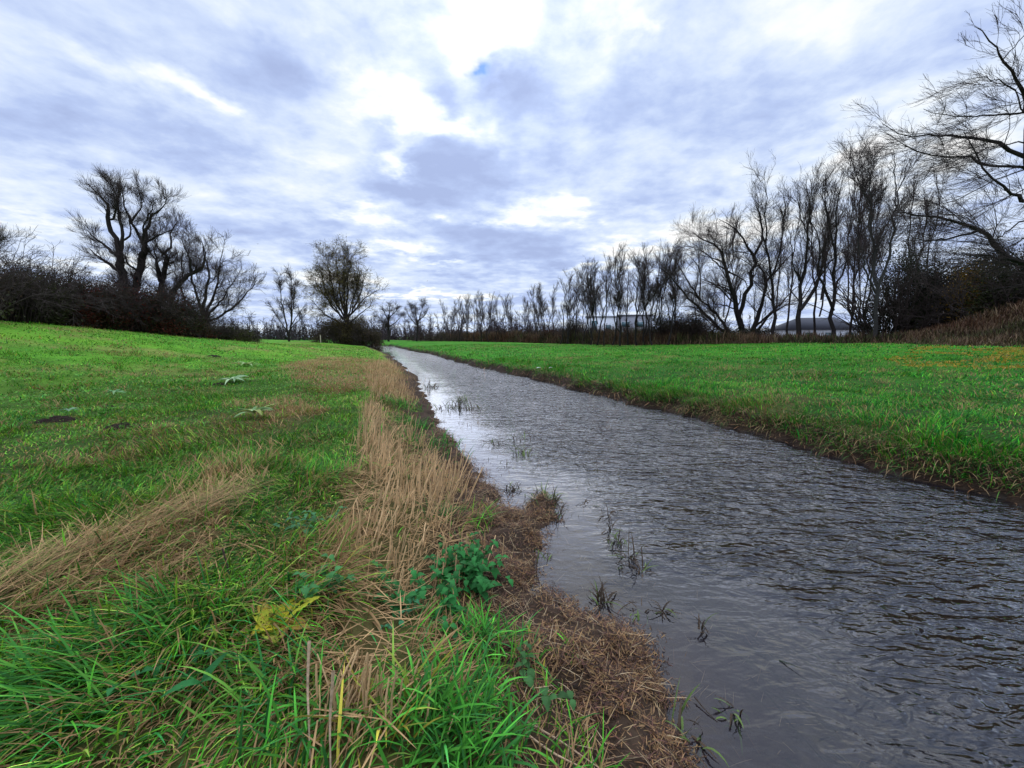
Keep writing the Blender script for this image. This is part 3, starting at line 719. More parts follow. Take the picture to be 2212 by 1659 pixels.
# ---------------------------------------------------------------- bushes and hedge
def bush(name, x, y, rx, ry, h, label, cat, group, seed, col, twigs=90, leaves=5000, lsz=.06, arch=.5, tall=1.25, twc=(.065, .048, .042), zoff=0):
    rng = np.random.default_rng(seed); z0 = hz(x, y) - .05 + zoff
    root = empty(name, (x, y, z0), label, cat, group)
    n = twigs; a = rng.uniform(0, 2 * math.pi, n); r0 = np.sqrt(rng.uniform(0, 1, n)) * .75
    P0 = np.stack([np.cos(a) * r0 * rx, np.sin(a) * r0 * ry, np.zeros(n)], 1)
    D = np.stack([np.cos(a) * .5 * r0, np.sin(a) * .5 * r0, np.ones(n)], 1) + rng.normal(size=(n, 3)) * .18
    L = h * rng.uniform(.8, tall, n); NP = 8; P = np.zeros((n, NP, 3)); P[:, 0] = P0
    for k in range(1, NP):
        D = D + rng.normal(size=(n, 3)) * .12 + np.array([0, 0, -.12 * arch * k]) * rng.uniform(.2, 1.4, (n, 1)); D /= np.linalg.norm(D, axis=1, keepdims=True)
        P[:, k] = P[:, k - 1] + D * (L / (NP - 1))[:, None]
    Rr = np.linspace(.03, .008, NP)[None] * np.ones((n, 1)) * h / 3.5
    b = MB(); V, Q = tubes(P, Rr, 3); b.add(V, Q, twc)
    A = grow(rng, P, Rr, 7, (.2, 1), (.3, 1.1), (.2, .45), 4, up=.1, wig=.25, rf=.55, rmin=.007); V, Q = tubes(*A, 3); b.add(V, Q, twc)
    A2 = grow(rng, A[0], A[1], 4, (.2, 1), (.3, 1.1), (.3, .6), 3, up=.1, wig=.25, rf=.6, rmin=.006); V, Q = tubes(*A2, 3); b.add(V, Q, twc)
    b.build('branches', M_bark, root)
    # leaves in uneven clumps
    nc = 34; ca = rng.uniform(0, 2 * math.pi, nc); cr_ = np.sqrt(rng.uniform(0, 1, nc)); cz = rng.uniform(.05, .85, nc)
    cc = np.stack([np.cos(ca) * cr_ * rx * (1.05 - .45 * cz), np.sin(ca) * cr_ * ry * (1.05 - .45 * cz), cz * h], 1)
    k = rng.integers(0, nc, leaves); ce = cc[k] + rng.normal(size=(leaves, 3)) * np.array([rx, ry, h * .8]) * .17
    ce[:, 2] = np.abs(ce[:, 2])
    cl_ = np.asarray(col); cl_ = cl_[rng.integers(0, len(cl_), nc)][k] if cl_.ndim == 2 else np.broadcast_to(cl_, (leaves, 3))
    V, Q, C = leafcloud(rng, ce, lsz, cl_); f = MB(); f.add(V, Q, C); f.build('foliage', M_leaf, root)
    return root
DK = [(.070, .040, .022), (.040, .042, .014), (.11, .026, .014), (.07, .048, .026)]
HG = 'tangled bushes of the hedge on the left slope'
HED = [  # u, Y, half width, height, extra colour, label
 (-150, 19, 3.6, 3.0, 'dark tangled bush at the very left edge of the picture'), (-20, 23, 3.4, 3.3, 'brown bramble bush at the left end of the hedge'),
 (60, 25, 3.0, 3.6, 'bramble bush with a few green leaves near the left end'), (125, 26.5, 3.0, 3.4, 'bare arching bramble bush left of the tallest willow'),
 (190, 27.5, 2.8, 3.0, 'dark thorn bush with bare twiggy top below the sky gap'), (245, 28.5, 2.8, 3.1, 'reddish bush directly below the tallest leaning willow'),
 (300, 29.5, 2.8, 3.1, 'dark bush hiding the foot of the forked willow'), (350, 30.5, 2.7, 3.2, 'dark bush hiding the foot of the pollarded willow'),
 (395, 32.5, 2.4, 2.8, 'dark bush between the bent willow and the round tree'), (455, 38, 2.2, 1.6, 'low dark scrub under the round tree'), (510, 41, 2.4, 1.4, 'low olive scrub right of the round tree')]
for i, (u, Y, w, h, lab) in enumerate(HED):
    b = at(u, 715, Y)
    col = DK if i not in (2, 9, 10, 5) else ([(.07, .075, .02), (.03, .03, .012)] if i != 5 else [(.17, .030, .016), (.07, .03, .02)])
    bush('hedge_bush', b[0], Y, w, 2.0, h, lab, 'bush', HG, 400 + i, col, twigs=120, leaves=9000, lsz=.075, tall=1.5)
SG = 'dark shrubs under the right hand trees'
for i, (u, Y, w, h, lab) in enumerate([
    (1440, 50, 2.6, 4.2, 'rounded green-topped bush at the right end of the far row'), (1500, 47, 2.0, 3.4, 'smaller dark bush just right of the green-topped bush'),
    (1610, 43.2, 3.2, 1.5, 'low dark scrub at the foot of the wide willow'),
    (1940, 37, 3.2, 8.6, 'tall dark shrub right behind the pale-trunked tree'), (2020, 36, 3.2, 7.0, 'dark shrub in the middle of the right hand thicket'),
    (2095, 34, 3.4, 6.4, 'olive leaved shrub with orange tints in the right thicket'), (2180, 32, 3.4, 6.6, 'dark ivy-green shrub near the right edge'), (2290, 31, 3.2, 6.2, 'dark shrub beyond the right edge of the picture'),
    (1390, 58, 2.0, 2.2, 'small leafy bush in front of the white house'), (1195, 72, 2.2, 2.9, 'rusty brown bush among the far row trunks'), (1225, 69, 1.5, 2.4, 'dark bush beside the rusty bush in the far row'), (1240, 66, 1.6, 4.4, 'narrow dark evergreen among the far row trees')]):
    b = at(u, 715, Y)
    col = {0: [(.07, .085, .015), (.02, .025, .01)], 5: [(.20, .11, .015), (.06, .06, .012), (.03, .03, .012), (.03, .035, .012)], 7: [(.09, .08, .02), (.03, .035, .012)], 8: [(.06, .08, .02)], 9: [(.08, .035, .018), (.05, .022, .012)], 6: [(.045, .055, .014), (.02, .024, .01), (.03,.03,.01)]}.get(i, [(.022, .02, .010), (.02, .03, .010)])
    bush('shrub', b[0], Y, w, w * .8, h, lab, 'bush', SG, 440 + i, col, twigs=70, leaves=20000 if i in (3, 4, 5, 6, 7) else 4500, lsz=.08, arch=.25, tall=1.15)
for i, (u, w, h, lab) in enumerate([(722, 3.6, 4.2, 'olive brown scrub at the left foot of the large willow'), (752, 3.4, 4.8, 'dense olive scrub around the trunk of the large willow'), (788, 3.0, 3.4, 'rounded brown scrub at the right foot of the large willow')]):
    b = at(u, 730, 69.3)
    bush('willow_scrub', b[0], 69.3 + i * .4, w, 2.6, h, lab, 'bush', 'scrub round the large willow', 460 + i, [(.10, .075, .028), (.06, .05, .02), (.085, .06, .03)], twigs=90, leaves=7000, lsz=.12, arch=.3)

# ---------------------------------------------------------------- far wood, one mass
rng = np.random.default_rng(70)
mb = MB(); n = 420
u = rng.uniform(-3, 3, n)
Yw = rng.uniform(125, 190, n); xs = np.concatenate([rng.uniform(-130, 12, 300), rng.uniform(-10, 90, 120)]); zs = height(xs, Yw)
Hh = rng.uniform(5.0, 9.0, n); NP = 6
P = np.zeros((n, NP, 3)); P[:, 0] = np.stack([xs, Yw, zs - .2], 1); D = np.tile([0, 0, 1.], (n, 1))
for k in range(1, NP):
    D = D + rng.normal(size=(n, 3)) * .1; D[:, 2] = np.abs(D[:, 2]); D /= np.linalg.norm(D, axis=1, keepdims=True); P[:, k] = P[:, k - 1] + D * (Hh / (NP - 1))[:, None]
Rr = np.linspace(.2, .04, NP)[None] * np.ones((n, 1)); V, Q = tubes(P, Rr, 3); mb.add(V, Q, (.05, .04, .042))
A = grow(rng, P, Rr, 14, (.05, 1), (.4, 1.1), (.25, .5), 5, up=.3, wig=.2, rf=.5, rmin=.03); V, Q = tubes(*A, 3); mb.add(V, Q, (.055, .042, .045))
A = grow(rng, A[0], A[1], 4, (.1, 1), (.4, 1.1), (.3, .6), 3, up=.2, wig=.2, rf=.6, rmin=.028); V, Q = tubes(*A, 3); mb.add(V, Q, (.06, .045, .048))
n = 26000; k = rng.integers(0, 420, n); ce = np.stack([xs[k] + rng.normal(size=n) * 2.0, Yw[k] + rng.normal(size=n) * 2, zs[k] + np.abs(rng.normal(size=n)) * 2.0], 1)
V, Q, C = leafcloud(rng, ce, .35, np.array([.045, .034, .034])); mb.add(V, Q, C)
tag(mb.build('distant_wood', M_bark), 'dark brown far-off wood along the horizon', 'wood', kind='stuff')

rng = np.random.default_rng(71); n = 860
Lr = TREEROW[1:7]; seg = np.r_[0, np.cumsum(np.linalg.norm(np.diff(Lr, axis=0), axis=1))]; p = rng.uniform(0, .84, n) * seg[-1]
x = np.interp(p, seg, Lr[:, 0]) + rng.uniform(1.2, 5.5, n); y = np.interp(p, seg, Lr[:, 1]) + rng.uniform(.8, 5, n)
x, y = np.concatenate([x, rng.uniform(-26, -6, 120)]), np.concatenate([y, rng.uniform(97, 108, 120)]); n = len(x)
z = height(x, y); NP = 6; P = np.zeros((n, NP, 3)); P[:, 0] = np.stack([x, y, z - .1], 1); D = np.stack([rng.normal(size=n) * .35, rng.normal(size=n) * .35, np.ones(n)], 1)
H = rng.uniform(1.1, 2.9, n) * (.6 + .9 * fbm(x * .3, y * .3, 5))
for k in range(1, NP):
    D = D + rng.normal(size=(n, 3)) * .2; D /= np.linalg.norm(D, axis=1, keepdims=True); P[:, k] = P[:, k - 1] + D * (H / (NP - 1))[:, None]
Rr = np.linspace(.03, .012, NP)[None] * np.ones((n, 1)); ug = MB(); V, Q = tubes(P, Rr, 3); ug.add(V, Q, (.04, .03, .025))
A = grow(rng, P, Rr, 12, (.02, 1), (.4, 1.2), (.3, .6), 5, up=.2, wig=.25, rf=.6, rmin=.012); V, Q = tubes(*A, 3); ug.add(V, Q, (.05, .036, .03))
A = grow(rng, A[0], A[1], 4, (.1, 1), (.4, 1.1), (.4, .8), 3, up=.1, wig=.25, rf=.6, rmin=.011); V, Q = tubes(*A, 3); ug.add(V, Q, (.07, .045, .035))
m = 26000; k = rng.integers(0, n, m); ce = np.stack([x[k] + rng.normal(size=m) * .7, y[k] + rng.normal(size=m) * .7, z[k] + rng.uniform(0, 1, m) ** 1.6 * H[k] * 1.0], 1)
V, Q, C = leafcloud(rng, ce, .10, np.array([(.07, .035, .018), (.04, .03, .014), (.06, .06, .018), (.10, .05, .02)])[rng.integers(0, 4, n)][k]); ug.add(V, Q, C)
tag(ug.build('undergrowth', M_leaf), 'tangled brown undergrowth behind the weeds along the right tree line', 'undergrowth', kind='stuff')

# ---------------------------------------------------------------- houses behind the trees
def house(name, loc, rz, w, d, h, wallc, roof, label, windows, roofh=0):
    root = empty(name, loc, label, 'house'); root.rotation_euler = (0, 0, rz)
    m = MB()
    m.box((-w/2, -d/2, -.5), (w/2, d/2, h), wallc); m.build('wall', M_plain, root, False)
    r = MB()
    if roofh:
        e = .5; V = [(-w/2-e,-d/2-e,h),(w/2+e,-d/2-e,h),(w/2+e,d/2+e,h),(-w/2-e,d/2+e,h),(-w/4,0,h+roofh),(w/4,0,h+roofh),(w/4,.02,h+roofh),(-w/4,.02,h+roofh)]
        V = np.array(V, float); V[:4, 2] += .02
        r.add(V, [(0,1,5,4),(1,2,6,5),(2,3,7,6),(3,0,4,7),(3,2,1,0),(4,5,6,7)], roof)
    else: r.box((-w/2-.2, -d/2-.2, h+.004), (w/2+.2, d/2+.2, h+.35), roof)
    r.build('roof', M_plain, root, False)
    for (x, z, ww, hh) in windows:
        f = MB(); f.box((x-ww/2-.1, -d/2-.06, z-.1), (x+ww/2+.1, -d/2+.04, z+hh+.1), (.55, .55, .55)); fo = f.build('window', M_plain, root, False)
        g = MB(); g.box((x-ww/2, -d/2-.09, z), (x+ww/2, -d/2-.065, z+hh), (.05, .12, .14)); g.build('pane', M_glass, fo, False)
    return root
M_glass = attr_mat('window_glass', .1, 0, .8)
def hs(u, Y): p = at(u, 700, Y); return (p[0], Y, hz(p[0], Y) )
house('white_house', hs(1297, 120), R(-12), 8.5, 9, 6.8, (.75, .77, .8), (.30, .31, .33), 'white flat-roofed house glimpsed between the far row trunks', [(-1.8, 2.6, 1.6, 3.2), (2.2, 2.8, 1.4, 1.8)])
house('grey_house', hs(1368, 118), R(-12), 9.5, 9, 7.1, (.30, .30, .33), (.16, .16, .18), 'grey modern house right of the white house behind the trees', [(-2.5, 4.0, 2.2, 1.4), (1.5, 4.0, 2.2, 1.4), (-2.5, 1.0, 2.2, 1.8)])
house('white_house', hs(1480, 115), R(-8), 6.5, 8, 3.6, (.75, .77, .8), (.25, .25, .27), 'low pale building behind the green-topped bush', [(0, 1.2, 1.4, 1.2)])
house('hip_roof_house', hs(1760, 90), R(-6), 15, 10, 2.6, (.70, .71, .74), (.045, .045, .055), 'long low house with dark hipped roof behind the ash trees', [(-4, .8, 1.5, 1.2), (0, .8, 1.5, 1.2), (4, .8, 1.5, 1.2)], roofh=2.8)

# ---------------------------------------------------------------- grass and other ground cover
def scatter(rng, n, r0, r1, a0=-66, a1=66):
    r = np.sqrt(rng.uniform(r0 ** 2, r1 ** 2, n)); a = np.radians(rng.uniform(a0, a1, n))
    return r * np.sin(a), r * np.cos(a)
rng = np.random.default_rng(7)
bm_ = MB(); ds_ = MB()
for (r0, r1, n, seg, lscale, wscale, a) in [(.5, 3.2, 60000, 4, 1.0, 1.0, 72), (3.2, 6.5, 110000, 3, 1.0, 1.05, 68), (6.5, 13, 150000, 3, .9, 1.35, 64), (13, 26, 170000, 2, .85, 2.3, 62), (26, 62, 170000, 2, .9, 4.8, 60)]:
    x, y = scatter(rng, n, r0, r1, -a, a)
    fld = field(x, y); dl, dr, ins = fld; left = dl < dr
    ud = under_d(x, y)
    d = dryness(x, y, fld)
    clump = fbm(x * 1.6, y * 1.6, 51, 3)
    dist = np.where(left, dl, dr)
    keepp = (~ins) & (dist > np.where(left, .45, .22) + (fbm(x * 1.5, y * 1.5, 52) - .5) * .5) & (rng.uniform(size=n) < np.clip(.35 + 1.3 * clump, 0, 1)) & ((ud < .3) | left)
    keepp &= ~((left) & (dl < 1.35) & (rng.uniform(size=n) < .72))
    keepp &= ~(in_poly(x, y, REEDS) & (rng.uniform(size=n) < .62))
    keepp &= ~(in_poly(x, y, FLAT) & (rng.uniform(size=n) < .3))
    x, y, d, left, dl, dr, clump = [q[keepp] for q in (x, y, d, left, dl, dr, clump)]
    n = len(x); z = height(x, y, (dl, dr, np.zeros(n, bool)))
    r = np.hypot(x, y)
    near = sstep(9, 2.5, r)
    # combed direction: rank grass has fallen over to the right and toward the camera in swirls
    azm = 1.2 + (fbm(x * 1.1, y * 1.1, 61, 4) - .5) * 9.0 + rng.normal(size=n) * (.75 + .3 * (1 - near))
    lean = np.clip(rng.normal(.8, .38, n), .05, 1.4) * np.where(left, .55 + .5 * near, .55)
    ln = rng.uniform(.08, .23, n) * np.where(left, .78 + .37 * near, .85) * (.38 + .14 * near + 1.5 * np.clip((clump - .25) * 1.5, 0, 1) ** 1.3) * lscale
    ln = np.where((~left) & (dr < 1.6), ln * 1.7, ln)
    azm = np.where((~left) & (dr < 1.0), -1.9 + rng.normal(size=n) * .6, azm)
    wd = rng.uniform(.0035, .0085, n) * wscale * np.where(rng.uniform(size=n) < .15, 1.5, 1)
    cu = rng.uniform(.3, 1.3, n)
    m = fbm(x * .35, y * .35, 81)[:, None]; n3 = sstep(.42, .62, fbm(x * .09, y * .09, 19))[:, None] * left[:, None]
    pick = rng.uniform(size=(n, 1))
    col = np.where(pick < .45, G1, np.where(pick < .72, G2, np.where(pick < .92, G3, G4)))
    col = col * (1 - .35 * n3) + np.array([.18, .30, .02]) * .35 * n3
    col = np.where(left[:, None], col * .92, col * np.array([.46, .76, .55]))
    col = col * (.45 + .9 * m + .35 * fbm(x * 1.9, y * 1.9, 57)[:, None]) * np.exp(rng.normal(-.05, .48, (n, 1)))
    isdry = rng.uniform(size=n) < (.07 + .30 * sstep(.48, .66, fbm(x * 1.1, y * 1.1, 58, 4)) * np.where(left, 1, .5) + .6 * d)
    col = np.where(isdry[:, None], (ST * .75 + (SB - ST) * rng.uniform(0, .6, (n, 1))), col)
    yy = rng.uniform(size=n) < .015; col = np.where(yy[:, None], YEL * .8, col)
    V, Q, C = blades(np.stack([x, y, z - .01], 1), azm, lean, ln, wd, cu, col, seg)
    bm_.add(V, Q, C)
tag(bm_.build('grass', M_blade), 'rank green grass covering the meadow and both banks', 'grass', kind='stuff')

# small broad leaves (clover, plantain, dandelion) between the grass
bl = MB()
for (r0, r1, n, sz) in [(1.5, 6, 22000, .015), (6, 14, 22000, .026), (14, 34, 18000, .05)]:
    x, y = scatter(rng, n, r0, r1, -66, 66); f = field(x, y); dl, dr, ins = f; lf_ = dl < dr
    k = fbm(x * .5, y * .5, 83, 3) + .12 * fbm(x * 3, y * 3, 84)
    m = (~ins) & (np.minimum(dl, dr) > 1.6) & (k > np.where(lf_, .55, .66)) & (under_d(x, y) < 0) & ~in_poly(x, y, REEDS) & ~in_poly(x, y, FLAT)
    x, y, lf_ = x[m], y[m], lf_[m]; n = len(x); z = height(x, y, (dl[m], dr[m], ins[m])) + rng.uniform(.03, .11, n)
    V, Q, C = leafcloud(rng, np.stack([x, y, z], 1), sz, np.where(lf_[:, None], np.array([.13, .30, .045]), np.array([.045, .20, .03])) * np.where(rng.uniform(size=(n, 1)) < .15, 1.5, .85)); bl.add(V, Q, C)
tag(bl.build('meadow_herbs', M_leaf), 'low broad leaves growing in patches through the grass', 'herbs', kind='stuff')

# flattened straw swathe on the left
def pts_in(rng, P, n):
    lo, hi = P.min(0), P.max(0); out = []
    while sum(map(len, out)) < n:
        q = rng.uniform(lo, hi, (n * 2, 2)); out.append(q[in_poly(q[:, 0], q[:, 1], P)])
    return np.concatenate(out)[:n]
sw = MB()
dirv = gp(520, 1075)[:2] - gp(0, 1340)[:2]; a0 = math.atan2(dirv[0], dirv[1])
q = pts_in(rng, FLAT, 4600); k = fbm((q[:, 0] * math.cos(a0) - q[:, 1] * math.sin(a0)) * 4.5, (q[:, 0] * math.sin(a0) + q[:, 1] * math.cos(a0)) * .8, 35, 3) + rng.normal(size=len(q)) * .06; q = q[k > .54] + rng.normal(size=((k > .54).sum(), 2)) * .12; n = len(q)
z = height(q[:, 0], q[:, 1])
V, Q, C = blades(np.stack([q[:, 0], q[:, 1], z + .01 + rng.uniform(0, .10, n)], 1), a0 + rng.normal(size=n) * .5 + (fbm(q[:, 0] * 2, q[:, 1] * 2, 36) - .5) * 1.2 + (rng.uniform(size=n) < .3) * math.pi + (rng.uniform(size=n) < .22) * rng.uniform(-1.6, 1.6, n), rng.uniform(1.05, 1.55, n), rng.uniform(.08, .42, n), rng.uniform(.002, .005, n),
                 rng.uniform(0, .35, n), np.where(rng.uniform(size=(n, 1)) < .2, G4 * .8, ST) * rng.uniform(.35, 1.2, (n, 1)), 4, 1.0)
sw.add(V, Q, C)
for P, n, L in [(TAN[0], 8000, .2), (TAN[1], 7000, .26), (TAN[2], 900, .2), (TAN[3], 600, .22)]:
    q = pts_in(rng, P, n); k = fbm(q[:, 0] * 1.2, q[:, 1] * 1.2, 14) + rng.normal(size=n) * .04 > .47; q = q[k] + rng.normal(size=(k.sum(), 2)) * (.12 + .016 * q[k][:, 1:2]); n = len(q); z = height(q[:, 0], q[:, 1])
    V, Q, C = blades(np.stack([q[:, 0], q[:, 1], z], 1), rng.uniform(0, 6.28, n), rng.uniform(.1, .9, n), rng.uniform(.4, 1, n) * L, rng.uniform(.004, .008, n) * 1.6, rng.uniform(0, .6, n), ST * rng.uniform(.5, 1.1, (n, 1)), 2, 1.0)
    sw.add(V, Q, C)
# dry tufts here and there on both sides
for _ in range(90):
    x, y = scatter(rng, 1, 2.5, 24, -60, 60); f = field(x, y)
    if f[2][0] or min(f[0][0], f[1][0]) < .5: continue
    n = rng.integers(25, 70); px, py = x + rng.normal(size=n) * .12, y + rng.normal(size=n) * .12; z = height(px, py)
    V, Q, C = blades(np.stack([px, py, z], 1), rng.uniform(0, 6.28, n), rng.uniform(.2, 1.2, n), rng.uniform(.12, .3, n), rng.uniform(.003, .006, n), rng.uniform(0, .8, n), ST * rng.uniform(.5, 1.1, (n, 1)), 3, 1.0)
    sw.add(V, Q, C)
tag(sw.build('dry_grass', M_straw), 'flattened straw-coloured dead grass swept across the left meadow', 'dry grass', kind='stuff')

# long dead and green blades hanging over the edge of the right bank
hb = MB()
for (r0, r1, n, k) in [(4, 12, 60000, 1), (12, 30, 50000, 2.0)]:
    x, y = scatter(rng, n, r0, r1, 0, 66); f = field(x, y); dl, dr, ins = f; c_ = fbm(x * 1.3, y * 1.3, 47, 3); m = (dr < dl) & (~ins) & (dr > .10) & (dr < .95) & (c_ + rng.normal(size=n) * .05 > .44); x, y, dr, c_ = x[m], y[m], dr[m], c_[m]; n = len(x)
    col = np.array([(.50, .34, .16), (.20, .11, .05), (.09, .22, .03), (.05, .17, .025), (.33, .22, .09)])[rng.integers(0, 5, n)] * rng.uniform(.5, 1.25, (n, 1))
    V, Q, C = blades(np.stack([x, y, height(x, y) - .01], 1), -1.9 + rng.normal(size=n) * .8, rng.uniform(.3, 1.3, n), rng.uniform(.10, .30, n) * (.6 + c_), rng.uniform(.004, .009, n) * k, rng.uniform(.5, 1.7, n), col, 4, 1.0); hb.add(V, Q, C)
tag(hb.build('bank_fringe', M_straw), 'ragged dead and green blades hanging over the right bank edge', 'grass', kind='stuff')

# standing cut reed stems
rs = MB()
q = np.concatenate([pts_in(rng, REEDS, 1750), pts_in(rng, REED2, 1300), pts_in(rng, REED3, 800)])
k = fbm(q[:, 0] * 2.2, q[:, 1] * 1.4, 33, 3); q = q[(k > .47)] + rng.normal(size=((k > .47).sum(), 2)) * .06; n = len(q)
z = height(q[:, 0], q[:, 1]); rr_ = np.hypot(q[:, 0], q[:, 1])
a = rng.normal(.9, .7, n); le = np.abs(rng.normal(.22, .3, n)); L = rng.uniform(.08, .42, n) * (.45 + 1.05 * fbm(q[:, 0] * 1.7, q[:, 1] * 1.7, 34, 3)) * (.75 + .35 * sstep(2, 4, rr_)); NP = 4
D = np.stack([np.sin(a) * np.sin(le), np.cos(a) * np.sin(le), np.cos(le)], 1)
P = np.stack([q[:, 0], q[:, 1], z - .02], 1)[:, None] + D[:, None] * (L[:, None] * np.linspace(0, 1, NP)[None])[..., None] + rng.normal(size=(n, NP, 3)) * .004
Rr = rng.uniform(.0026, .0052, n)[:, None] * np.array([1.1, 1, .95, .85])[None]
V, Q = tubes(P, Rr, 5); rs.add(V, Q, np.repeat(np.array([.80, .52, .26]) * rng.uniform(.6, 1.2, (n, 1)), NP * 5, 0))
n = 1700; q = pts_in(rng, REEDS, n); z = height(q[:, 0], q[:, 1])      # fallen stems and leaf sheaths between them
V, Q, C = blades(np.stack([q[:, 0], q[:, 1], z + rng.uniform(.01, .10, n)], 1), rng.uniform(0, 6.28, n), rng.uniform(1.2, 1.6, n), rng.uniform(.08, .34, n), rng.uniform(.004, .008, n), rng.uniform(-.2, .4, n), ST * rng.uniform(.45, 1.15, (n, 1)), 3, 1.0)
rs.add(V, Q, C)
tag(rs.build('reed_stubble', M_straw), 'upright straw-coloured cut reed stems in a band along the left bank', 'reeds', kind='stuff')

# brown litter washed up along the waterlines
lt = MB()
def litter(x, y, z, smin, smax, wmin, wmax, cols, flat=.25):
    n = len(x); cols = np.asarray(cols); col = cols[rng.integers(0, len(cols), n)] * rng.uniform(.6, 1.3, (n, 1))
    V, Q, C = blades(np.stack([x, y, z], 1), rng.uniform(0, 6.28, n), math.pi / 2 - rng.normal(.05, flat, n), rng.uniform(smin, smax, n), rng.uniform(wmin, wmax, n), rng.uniform(-.3, .6, n), col, 3, 1.0)
    lt.add(V, Q, C)
LC = [(.25, .12, .045), (.34, .19, .085), (.12, .055, .028), (.05, .026, .016), (.15, .065, .045), (.27, .16, .06), (.07, .035, .02), (.03, .018, .012)]
for (r0, r1, n, ss) in [(1, 4, 260000, 1), (4, 9, 190000, 1.5), (9, 25, 90000, 3)]:
    x, y = scatter(rng, n, r0, r1, -12, 66); f = field(x, y); dl, dr, ins = f
    u_ = rng.uniform(size=n)
    m = (dl < dr) & (((~ins) & (dl < 1.0) & (u_ < sstep(1.15, .35, dl) * 1.0)) | (ins & (dl < .16) & (u_ < .6 * sstep(.16, 0, dl + (fbm(x * 3, y * 3, 99) - .5) * .2))))
    m &= rng.uniform(size=len(x)) < .10 + 1.5 * sstep(.38, .62, fbm(x * 4, y * 4, 98, 3))
    x, y = x[m], y[m]; z = np.maximum(height(x, y), np.where(ins[m], WZ - .004, -9)) + rng.uniform(0, .035, len(x)) * np.where(ins[m], .25, 1)
    litter(x, y, z, .012 * ss, .055 * ss, .0018 * ss, .006 * ss, LC, .35)
for (r0, r1, n, sl, wd0) in [(1, 5, 9000, .16, .0035), (5, 14, 6000, .22, .006)]:       # longer stems in the litter and bits lying on the bed
    x, y = scatter(rng, n, r0, r1, -12, 66); f = field(x, y); dl, dr, ins = f; m = (dl < dr) & np.where(ins, (dl < .9) & (rng.uniform(size=n) < .35), dl < 1.0); x, y, ins = x[m], y[m], ins[m]
    litter(x, y, height(x, y) + np.where(ins, .012, rng.uniform(.01, .05, len(x))), .05, sl, wd0 * .5, wd0, [(.42, .28, .13), (.24, .13, .06), (.10, .05, .03), (.5, .36, .2)], .2)
x, y = scatter(rng, 9000, 1.4, 14, -8, 40); f = field(x, y); dl, dr, ins = f; c_ = fbm(x * 1.6, y * 1.2, 43, 3)      # bits of stem and weed poking out of the shallows
m = ins & (dl < dr) & (dl < 1.3) & (c_ + .25 * sstep(1.0, 0, dl) + rng.normal(size=len(x)) * .03 > .68); x, y = x[m], y[m]; n = len(x)
V, Q, C = blades(np.stack([x, y, np.full(n, WZ - .01)], 1), rng.uniform(0, 6.28, n), rng.uniform(.2, 1.5, n), rng.uniform(.02, .09, n), rng.uniform(.002, .006, n) * np.maximum(1, np.hypot(x, y) / 4), rng.uniform(0, 1.6, n), np.array([(.05, .03, .015), (.03, .02, .012), (.10, .11, .03), (.22, .14, .07)])[rng.integers(0, 4, n)], 3, 1.0); lt.add(V, Q, C)
for (r0, r1, n, ss) in [(3, 9, 26000, 1.4), (9, 20, 40000, 2.6), (20, 60, 50000, 5.5)]:       # right bank mud
    x, y = scatter(rng, n, r0, r1, -30, 66); f = field(x, y); dl, dr, ins = f
    m = (dr < dl) & (~ins) & (dr < .65); x, y = x[m], y[m]; litter(x, y, height(x, y) + rng.uniform(0, .03, len(x)), .03 * ss, .10 * ss, .004 * ss, .009 * ss, LC[:4] + [(.10, .05, .03)], .4)
tag(lt.build('shore_litter', M_litter), 'wet brown reed litter washed up along both waterlines', 'litter', kind='stuff')

# rusty weeds and dry stems along the foot of the right hand trees
wd_ = MB()
n = 95000; s = rng.uniform(0, 1, n)
Lr = TREEROW[1:-1]; seg = np.r_[0, np.cumsum(np.linalg.norm(np.diff(Lr, axis=0), axis=1))]
p = s * seg[-1]; bx = np.interp(p, seg, Lr[:, 0]); by = np.interp(p, seg, Lr[:, 1])
x = bx + np.abs(rng.normal(size=n)) * np.where(by < 36, 4.5, 2.5) + .1; y = by + rng.uniform(0, 5, n) * (by > 20)
f = field(x, y); z = height(x, y, f); r = np.hypot(x, y)
ht = rng.uniform(.35, 1.15, n) * (.55 + .9 * fbm(x * .5, y * .5, 15)) * (1 + 1.2 * sstep(33, 60, by)) * np.where(by < 33, .75, 1) * np.where((x - bx) < .8, .45, 1)
cc = np.array([(.15, .075, .038), (.10, .05, .028), (.22, .14, .075), (.07, .042, .024), (.09, .10, .03), (.05, .03, .02)])[np.clip((fbm(x * .35, y * .35, 16) * 9 - 1.6 + rng.normal(size=n) * .8).astype(int), 0, 5)] * rng.uniform(.6, 1.2, (n, 1))
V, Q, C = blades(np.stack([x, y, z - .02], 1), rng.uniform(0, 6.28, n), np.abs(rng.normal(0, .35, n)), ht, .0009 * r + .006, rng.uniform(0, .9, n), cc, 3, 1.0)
wd_.add(V, Q, C)
tag(wd_.build('dry_weeds', M_straw), 'rusty brown dead weeds along the foot of the right trees', 'weeds', kind='stuff')
# fallen orange leaves on the far right of the meadow
fl = MB(); OR = gpoly([(1900,782),(2000,768),(2212,776),(2350,800),(2300,812),(2100,802),(1960,795)], .35)
q = pts_in(rng, OR, 4200); k = fbm(q[:, 0] * .9, q[:, 1] * .9, 17) > .47; q = q[k]; z = height(q[:, 0], q[:, 1]); n = len(q)
V, Q, C = leafcloud(rng, np.stack([q[:, 0], q[:, 1], z + .05], 1), .045, np.array([.46, .29, .04])); fl.add(V, Q, C)
tag(fl.build('fallen_leaves', M_leaf), 'orange fallen leaves scattered on the far right grass', 'leaves', kind='stuff')

